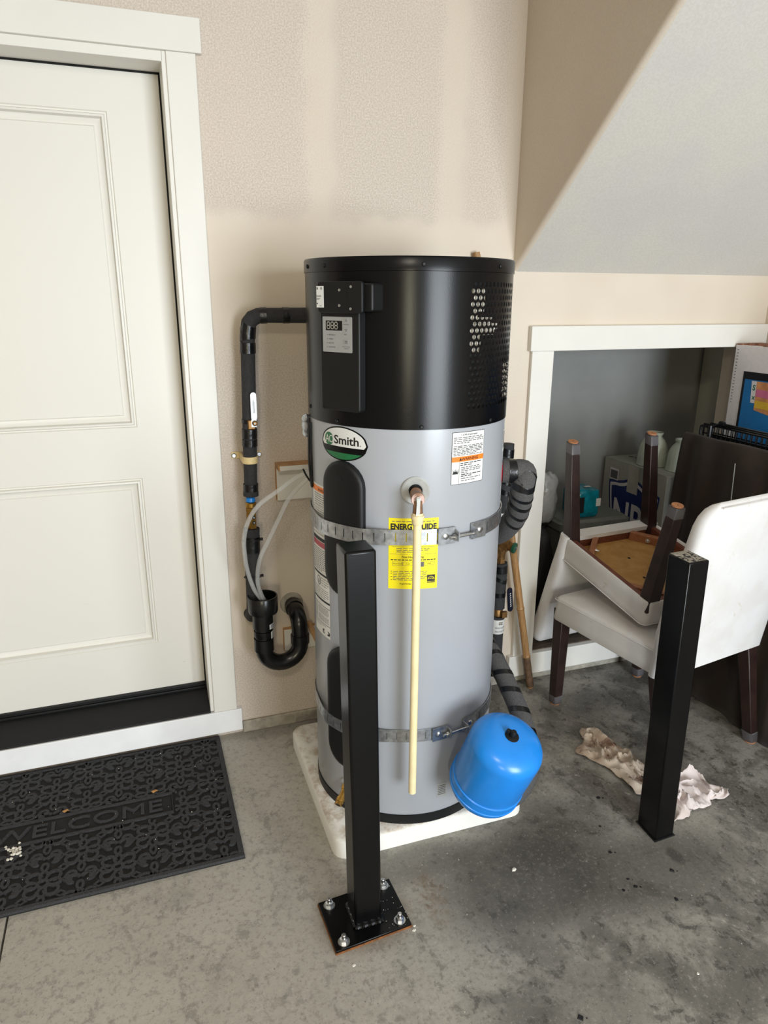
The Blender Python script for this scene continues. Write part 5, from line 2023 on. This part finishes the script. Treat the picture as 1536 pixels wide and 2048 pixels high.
# ------------------------------------------------------------------ rags
def rag(label, corners, mat, seed, hgt, nfold):
    mb = MB()
    nu, nv_ = 46, 40

    def fn(u, v):
        a, b, c, d = [Vector(p) for p in corners]
        p = (a * (1 - u) + b * u) * (1 - v) + (d * (1 - u) + c * u) * v
        jx = mnoise.noise(Vector((u * 3.1, v * 3.1, seed))) * 0.045
        jy = mnoise.noise(Vector((u * 3.1, v * 3.1, seed + 9))) * 0.045
        p = p + Vector((jx, jy))
        wq = mnoise.noise(Vector((u * 2.2, v * 2.2, seed + 4))) * 1.5
        rg = 1 - abs(math.sin((u * nfold + v * nfold * 0.45 + wq) * PI))
        rg2 = 1 - abs(math.sin((v * nfold * 0.8 - u * nfold * 0.3 + wq * 1.3) * PI))
        e = min(u, 1 - u, v, 1 - v)
        ef = min(1, e / 0.12)
        h = hgt * (0.25 + 0.75 * rg ** 2 * 0.7 + 0.5 * rg2 ** 2) * (0.35 + 0.65 * ef) * (0.6 + 0.8 * abs(mnoise.noise(Vector((u * 4, v * 4, seed + 2)))))
        return Vector((p.x, p.y, 0.0035 + max(0, h)))
    mb.grid(nu, nv_, fn)
    o = mk('rag', mb, mat, solid=0.0028, ang=75)
    tag(o, label, 'rag', 'dirty cloth rags on the floor')


rag('soiled brownish cloth rag crumpled on the floor left of the far post', [(0.855, -0.500), (0.965, -0.430), (1.035, -0.670), (0.915, -0.780)], 'rag1', 1.7, 0.040, 3.2)
rag('whiter crumpled cloth rag lying on the floor right of the far post', [(0.925, -0.925), (1.195, -0.885), (1.130, -0.750), (0.985, -0.800)], 'rag2', 5.1, 0.048, 2.6)

# ------------------------------------------------------------------ closet contents
NB = thing('cardboard_box', 'tall pale grey cardboard box with blue shield mark inside the closet opening', 'box', (1.75, 0.26, OZ0))
bx0, bx1, by0, by1, bz1 = 1.605, 1.850, 0.045, 0.485, 0.830
mb = MB()
mb.box(bx0, bx1, by0, by1, OZ0, bz1)
mk('carton', mb, 'card_grey', NB, bevel=0.003)
mb = MB()
mb.box(bx0 - 0.0015, bx1, by0 + 0.01, by1 - 0.01, bz1 - 0.001, bz1 + 0.003)
mk('lid_flap', mb, 'card_grey', NB)
fmB = frame((bx0 - 0.0012, by1, 0), (0, -1, 0), (0, 0, 1))      # u runs from the far corner toward the viewer
mb = MB()
sc, sv = 0.230, 0.545


def shield(w_, h_, n=10):
    pts = [(-w_ * 0.5, h_ * 0.38)]
    for k in range(n + 1):
        t_ = k / n
        pts.append((-w_ * 0.5 + w_ * t_, h_ * (0.40 + 0.09 * math.sin(PI * t_) - 0.035 * math.sin(2 * PI * t_) ** 2)))
    pts += [(w_ * 0.5, h_ * 0.38)]
    for k in range(1, n):
        t_ = k / n
        pts.append((w_ * 0.5 * abs(math.cos(t_ * PI / 2)) ** 0.42, h_ * (0.38 - 0.88 * t_ ** 1.5)))
    pts.append((0, -h_ * 0.5))
    for k in range(n - 1, 0, -1):
        t_ = k / n
        pts.append((-w_ * 0.5 * abs(math.cos(t_ * PI / 2)) ** 0.42, h_ * (0.38 - 0.88 * t_ ** 1.5)))
    return pts


for s, off, mi in ((1.0, 0.0004, 0), (0.94, 0.0007, 1), (0.87, 0.0010, 0)):
    mb.flat([(sc + x * s, sv + y * s) for x, y in reversed(shield(0.36, 0.46))], off, fmB, mi)
text(mb, 'NP', 0.215, fmB @ T(sc - 0.025, sv - 0.045, 0), d=0.0014, bold=0.02, align='CENTER', width=0.205, m=1)
mk('shield_print', mb, ['navy', 'card_white'], NB)
mb = MB()
mb.flat([(0.185, 0.700), (0.260, 0.700), (0.260, bz1), (0.185, bz1)], 0.0018, fmB, 0)
mk('packing_tape', mb, 'pale_tape', NB)
mb = MB()
mb.flat([(0.050, 0.735), (0.115, 0.735), (0.115, 0.790), (0.050, 0.790)], 0.0008, fmB, 1)
mb.flat([(0.056, 0.740), (0.109, 0.740), (0.109, 0.780), (0.056, 0.780)], 0.0011, fmB, 0)
mk('side_label', mb, ['ink_soft', 'card_white'], NB)
mb = MB()
fmT = frame((bx0 + 0.10, by1 - 0.06, bz1 + 0.0034), (0.25, -1, 0), (1, 0.25, 0))
for k in range(5):
    mb.flat([(0.02 + 0.03 * k, 0.0), (0.042 + 0.03 * k, 0.0), (0.042 + 0.03 * k, 0.012), (0.02 + 0.03 * k, 0.012)], 0.0, fmT, 0)
mb.flat(ell(0.0, 0.006, 0.013, 0.010, 0, 16), 0.0, fmT, 0)
mk('lid_print', mb, 'ink', NB)
for (x, y, s, lab) in ((1.690, 0.255, 1.08, 'ribbed glass lamp shade on the shield box, partly behind a chair leg'), (1.735, 0.120, 1.0, 'ribbed glass lamp shade on the shield box, beside the brown cover')):
    mb = MB()
    pr = [(0.062, 0.0), (0.064, 0.003), (0.062, 0.012), (0.060, 0.05), (0.056, 0.085), (0.044, 0.110), (0.032, 0.122), (0.030, 0.128), (0.034, 0.134), (0.034, 0.142), (0.031, 0.142)]
    n = 48
    rings = [[Vector((x + s * r_ * (1 + 0.018 * math.cos(16 * 2 * PI * k / n) * (1 if z < 0.11 else 0)) * math.cos(2 * PI * k / n), y + s * r_ * (1 + 0.018 * math.cos(16 * 2 * PI * k / n) * (1 if z < 0.11 else 0)) * math.sin(2 * PI * k / n), bz1 + 0.0032 + s * z)) for k in range(n)] for r_, z in pr]
    mb.loft(rings, False, False)
    tag(mk('lamp_shade', mb, 'frosted', solid=0.003), lab, 'lamp shade', 'glass lamp shades in the closet')
# tote with lid, wrapped packet, bags
TB = thing('storage_tote', 'grey plastic storage tote with lid low in the dark closet', 'tote', (1.30, 0.30, OZ0))
mb = MB()
rings = [ringpts(0.34 * s, 0.27 * s, 0.03, z) for s, z in ((0.88, OZ0), (0.90, OZ0 + 0.02), (1.0, 0.620))]
for rg in rings:
    for v in rg:
        v.x += 1.315
        v.y += 0.255
mb.loft(rings)
mk('tote_body', mb, 'bin', TB)
mb = MB()
rings = [ringpts(0.36 * s, 0.29 * s, 0.03, z) for s, z in ((1.0, 0.605), (1.0, 0.635), (0.93, 0.640), (0.90, 0.648))]
for rg in rings:
    for v in rg:
        v.x += 1.315
        v.y += 0.255
mb.loft(rings)
lid = mk('tote_lid', mb, 'bin', TB)
for dx in (-0.09, 0.09):
    mb = MB()
    mb.box(1.315 + dx - 0.025, 1.315 + dx + 0.025, 0.102, 0.110, 0.585, 0.640)
    mk('latch', mb, 'bin', lid, bevel=0.002)


def lumpy(name, c, sx, sy, sz, seed, mat, amp=0.18, freq=3.0, sq=0.6):
    mb = MB()
    nu, nv_ = 28, 16
    rings = []
    for j in range(1, nv_):
        ph = -PI / 2 + PI * j / nv_
        ring = []
        for i in range(nu):
            th = 2 * PI * i / nu
            f = lambda q: math.copysign(abs(q) ** sq, q)
            d = Vector((f(math.cos(th)) * abs(math.cos(ph)) ** sq, f(math.sin(th)) * abs(math.cos(ph)) ** sq, f(math.sin(ph))))
            nn = mnoise.noise(d * freq + Vector((seed, seed, seed))) + 0.5 * mnoise.noise(d * freq * 2.3 + Vector((seed, 3, seed)))
            k = 1 + amp * nn
            ring.append(Vector((c[0] + d.x * sx * k, c[1] + d.y * sy * k, max(c[2] - sz, c[2] + d.z * sz * k))))
        rings.append(ring)
    mb.loft(rings)
    return mk(name, mb, mat, ang=70)


pk = thing('wrapped_pack', 'shiny teal plastic wrapped pack on the grey tote lid', 'pack', (1.32, 0.24, 0.648))
mb = MB()
n0 = len(mb.v)
rings = []
for (s, z) in ((0.90, 0.0), (1.0, 0.015), (1.0, 0.105), (0.94, 0.118), (0.6, 0.124)):
    rg = ringpts(0.120 * s, 0.13 * s, 0.025 * s, 0.650 + z)
    for v in rg:
        nn = mnoise.noise(Vector((v.x * 30, v.y * 30, z * 30)))
        v.x = 1.285 + v.x * (1 + 0.04 * nn)
        v.y = 0.205 + v.y * (1 + 0.04 * nn)
        v.z += 0.004 * nn
    rings.append(rg)
mb.loft(rings)
mk('wrap', mb, 'teal', pk, ang=60)
mb = MB()
mb.flat([(0, 0), (0.024, 0), (0.024, 0.035), (0, 0.035)], 0, frame((1.316, 0.1360, 0.700), (1, 0, 0), (0, 0, 1)))
mb.flat([(0, 0), (0.028, 0), (0.028, 0.022), (0, 0.022)], 0, frame((1.29, 0.18, 0.7770), (1, 0, 0), (0, 1, 0)))
mk('pack_label', mb, 'white_label', pk, label='pale printed patch')
mb = MB()
mb.flat([(0, 0), (0.024, 0), (0.024, 0.07), (0, 0.07)], 0, frame((1.232, 0.1360, 0.675), (1, 0, 0), (0, 0, 1)))
mk('pack_print', mb, 'ink', pk)
tag(lumpy('duffel_bag', (1.015, 0.40, OZ0 + 0.375), 0.065, 0.095, 0.375, 2.2, 'bag', 0.06), 'dark cloth bag slumped at the left inside the closet', 'bag')
tag(lumpy('grey_carton', (1.17, 0.458, OZ0 + 0.36), 0.065, 0.044, 0.36, 6.0, 'bin', 0.02, 2, 0.3), 'grey box standing at the closet back behind the clear bag', 'box')
mb = MB()
o = lumpy('plastic_bag', (1.085, 0.20, 0.745), 0.050, 0.055, 0.110, 8.4, 'polybag', 0.2)
tag(o, 'crumpled translucent plastic bag among dark things in the closet', 'bag')
tag(lumpy('dark_bundle', (1.042, 0.19, OZ0 + 0.250), 0.075, 0.10, 0.250, 4.4, 'bag', 0.10), 'black fabric bundle heaped low behind the upturned chair back', 'bundle')

# ------------------------------------------------------------------ right-hand stack against the wall
# dark brown draped cover over a folded wire crate
random.seed(9)
CRT = thing('folded_crate', 'folded black wire crate standing on edge behind the brown cover', 'crate', (1.60, -0.65, 0))
y_a, y_b = -0.095, -1.20
ztop = 1.085
pth = [(1.545, 0.0), (1.575, ztop)]
for X0, X1 in ((1.622, 1.632), (1.655, 1.665)):
    mb = MB()
    for z in (0.01, 0.36, 0.72, 1.05, ztop):
        xx = X0 + (X1 - X0) * z / ztop
        mb.tube([(xx, y_a, z), (xx, y_b, z)], 0.0042 if z in (0.01, ztop) else 0.003, 6)
    mb.tube([(X0, y_a, 0.01), (X1, y_a, ztop)], 0.0042, 6)
    mb.tube([(X0, y_b, 0.01), (X1, y_b, ztop)], 0.0042, 6)
    mk('crate_frame', mb, 'wire', CRT)
    mb = MB()
    k = 0
    yy = y_a - 0.022
    while yy > y_b + 0.01:
        mb.tube([(X0 + 0.002, yy, 0.01), (X1 + 0.002, yy, ztop - 0.004)], 0.0024, 5)
        yy -= 0.024
        k += 1
    mk('crate_wires', mb, 'wire', CRT, kind='stuff')
mb = MB()
mb.box(1.642, 1.646, y_b + 0.02, y_a - 0.02, 0.03, ztop - 0.035)
mk('crate_tray', mb, 'black_matte', CRT)
mb = MB()
ox, oy, oz = 0.035, 0.070, -0.012
mb.tube(catmull([(1.575 + ox, -0.172 + oy, 1.05 + oz), (1.575 + ox, -0.172 + oy, 1.085 + oz), (1.575 + ox, -0.178 + oy, 1.093 + oz), (1.575 + ox, -0.215 + oy, 1.093 + oz), (1.575 + ox, -0.222 + oy, 1.086 + oz), (1.575 + ox, -0.222 + oy, 1.04 + oz)], 5), 0.0050, 8)
mb.tube([(1.575 + ox, -0.222 + oy, 1.04 + oz), (1.575 + ox, -0.222 + oy, 1.10 + oz)], 0.0075, 8)
mb.tube(catmull([(1.59 + ox, -0.222 + oy, 1.093 + oz), (1.59 + ox, -0.24 + oy, 1.105 + oz), (1.59 + ox, -0.27 + oy, 1.110 + oz), (1.60 + ox, -0.30 + oy, 1.108 + oz)], 5), 0.0055, 8)
mb.tube([(1.590 + ox, -0.262 + oy, 1.113 + oz), (1.596 + ox, -0.80 + oy, 1.113 + oz)], 0.0040, 6)
mb.lathe([(0.008, -0.012), (0.010, 0.0), (0.008, 0.012)], axis_mat((1.592 + ox, -0.262 + oy, 1.114 + oz), (0, 1, 0)), 10)
mk('crate_latch', mb, 'wire', CRT)
CV = thing('brown_cover', 'dark brown fabric cover hanging over the folded crate behind the chairs', 'cover', (1.5, -0.65, 0))
mb = MB()
yA, yB = -0.045, -1.22


def cover(u, v):
    y = yA + (yB - yA) * u
    fold = 0.016 * math.sin(y * 38 + 1.5 * math.sin(y * 9)) + 0.010 * mnoise.noise(Vector((y * 7, v * 3, 1.0)))
    if v < 0.80:
        f = v / 0.80
        z = 0.004 + 1.038 * f
        x = 1.522 + 0.058 * f + fold * (0.55 + 0.35 * math.sin(PI * f)) * (1 if f < 0.97 else 0.3)
    elif v < 0.86:
        f = (v - 0.80) / 0.06
        x = 1.580 + 0.026 * f
        z = 1.042 + 0.008 * math.sin(PI * f)
    else:
        f = (v - 0.86) / 0.14
        x = 1.606 + 0.003 * f
        z = 1.042 - 0.16 * f
    z += 0.008 * mnoise.noise(Vector((y * 5, 0.5, 2.0))) * (1 if v > 0.75 else 0)
    return Vector((x, y, z))


mb.grid(90, 40, cover)
mk('drape', mb, 'brown', CV, solid=0.003, ang=80)
mb = MB()
mb.tube([(1.564, -0.345, 0.98), (1.556, -0.36, 0.83), (1.548, -0.375, 0.70)], 0.0018, 6)
mk('drape_seam', mb, 'card_grey', CV, label='pale seam line')
mb = MB()
wz = 0.86
for zz in (0, 1):
    pass
a1 = Vector((1.432, -0.345, 0.805))
mb.tube([(1.455, -0.335, 0.690), (1.455, -0.335, 0.770), (1.455, -0.350, 0.776), (1.455, -0.50, 0.790)], 0.0016, 6)
mb.tube([(1.455, -0.335, 0.690), (1.455, -0.50, 0.700)], 0.0016, 6)
tag(mk('wire_hook', mb, 'silverwire'), 'thin bright wire loop hanging before the brown cover', 'wire')

TVB = thing('television_box', 'tall white cardboard box with a printed screen picture, by the right wall', 'box', (1.87, -0.6, 0))
mb = MB()
mb.box(1.800, 1.950, -1.15, -0.032, 0.0, 1.393)
mk('carton', mb, 'card_white', TVB, bevel=0.004)
fmV = frame((1.799, -0.032, 0), (0, -1, 0), (0, 0, 1))
mb = MB()
mb.flat([(0.062, 0.70), (1.02, 0.70), (1.02, 1.292), (0.062, 1.292)], 0.0006, fmV, 0)
mb.flat([(0.074, 0.715), (1.008, 0.715), (1.008, 1.262), (0.074, 1.262)], 0.0010, fmV, 1)
mb.flat([(0.117, 1.172), (0.138, 1.172), (0.138, 1.258), (0.110, 1.258)], 0.0013, fmV, 2)
mb.flat([(0.139, 1.145), (0.30, 1.12), (0.33, 1.258), (0.136, 1.258)], 0.0016, fmV, 3)
mb.flat([(0.138, 1.200), (0.30, 1.19), (0.30, 1.225), (0.138, 1.228)], 0.0019, fmV, 4)
mb.flat([(0.140, 1.155), (0.26, 1.15), (0.26, 1.180), (0.140, 1.184)], 0.0019, fmV, 5)
text(mb, 'S', 0.030, fmV @ T(0.119, 1.222, 0), d=0.0017, bold=0.03, m=6)
text(mb, 'x', 0.026, fmV @ T(0.121, 1.186, 0), d=0.0017, bold=0.03, m=6)
mk('screen_print', mb, ['wire', 'tvblue', 'card_white', 'tvor', 'tvpink', 'tvyel', 'tvgrn'], TVB)
mb = MB()
for k in range(26):
    y = -0.034 - 0.005 - (k * 0.043)
    w_ = 0.022
    hh = 0.004 + 0.010 * abs(mnoise.noise(Vector((k * 1.7, 0, 0))))
    mb.box(1.803 + 0.01 * (k % 3), 1.86 + 0.02 * (k % 2), y - w_, y + w_ * 0.2, 1.390, 1.394 + hh)
mk('torn_flap', mb, 'card_torn', TVB)
mb = MB()
for k in range(18):
    mb.box(1.7992, 1.8005, -0.045 - 0.006, -0.045, 1.375 - 0.0125 * k - 0.003, 1.375 - 0.0125 * k)
mk('perforation', mb, 'ink_soft', TVB)

# ------------------------------------------------------------------ litter
random.seed(21)
mb = MB()


def chip(x, y, s, z=0.0, flat=1.0):
    n = random.randint(4, 6)
    pts = [(x + s * random.uniform(0.5, 1) * math.cos(2 * PI * k / n), y + s * random.uniform(0.5, 1) * math.sin(2 * PI * k / n)) for k in range(n)]
    h = s * random.uniform(0.3, 0.7) * flat
    mb.loft([[Vector((p[0], p[1], z + 0.0003)) for p in pts], [Vector((x + (p[0] - x) * 0.7, y + (p[1] - y) * 0.7, z + h)) for p in pts]])


for k in range(70):
    chip(random.uniform(-0.3, 1.4), random.uniform(-1.35, -0.15), random.uniform(0.0008, 0.0022))
for (x, y, s) in ((0.358, -0.935, 0.009), (0.012, -1.030, 0.006), (0.018, -1.018, 0.005), (-0.165, -1.075, 0.006), (0.62, -1.37, 0.005), (1.0, -0.60, 0.004)):
    chip(x, y, s)
for k in range(24):
    chip(random.uniform(-0.06, 0.015), random.uniform(-1.02, -0.87), random.uniform(0.0008, 0.0018), 0.011)
tag(mk('paint_flakes', mb, 'chip', flatshade=True), 'tiny white paint flakes scattered over the concrete floor', 'debris', kind='stuff')
mb = MB()
for (x, y) in [(0.664, -0.967), (0.647, -1.069), (0.611, -1.098), (0.651, -1.098), (0.789, -1.085), (0.729, -1.171), (0.699, -0.867), (0.775, -0.753), (0.287, -1.37)]:
    chip(x, y, random.uniform(0.006, 0.011), 0.0, 0.25)
    chip(x + 0.012, y - 0.006, random.uniform(0.002, 0.005), 0.0, 0.25)
tag(mk('dark_chips', mb, 'bag', flatshade=True), 'scattered dark chips of debris on the stained floor before the far post', 'debris', kind='stuff')
mb = MB()
for k in range(60):
    chip(random.uniform(-1.05, -0.38), random.uniform(-0.63, -0.03), random.uniform(0.0008, 0.0024), 0.0096)
tag(mk('mat_crumbs', mb, 'chip', flatshade=True), 'small pale crumbs scattered over the black welcome mat', 'debris', kind='stuff')
mb = MB()
random.seed(4)
for k in range(26):
    a = random.random() * 6.28
    rr_ = random.uniform(0, 0.026)
    x, y = -1.005 + rr_ * math.cos(a) * 1.2, -0.405 + rr_ * math.sin(a) * 1.6
    chip(x, y, random.uniform(0.004, 0.008), 0.0096)
tag(mk('fluff', mb, 'chip', ang=80), 'clump of white fluff on the mat below the lettering', 'fluff')
for (x, y, lab) in ((-0.603, -0.262, 'small dry tan leaf on the mat above the letter M'), (-0.872, -0.268, 'small dry tan leaf on the mat above the letter C')):
    mb = MB()
    pts = [(0.011, 0.0), (0.004, 0.006), (-0.006, 0.007), (-0.011, 0.001), (-0.005, -0.006), (0.005, -0.004)]
    c = Vector((x, y, 0.0135))
    mb.add([c] + [Vector((x + p[0], y + p[1], 0.0098 + 0.003 * (k % 2))) for k, p in enumerate(pts)], [(0, k + 1, (k + 1) % 6 + 1) for k in range(6)])
    tag(mk('leaf', mb, 'leaf', solid=0.0006, flatshade=True), lab, 'leaf', 'dry leaves on the mat')
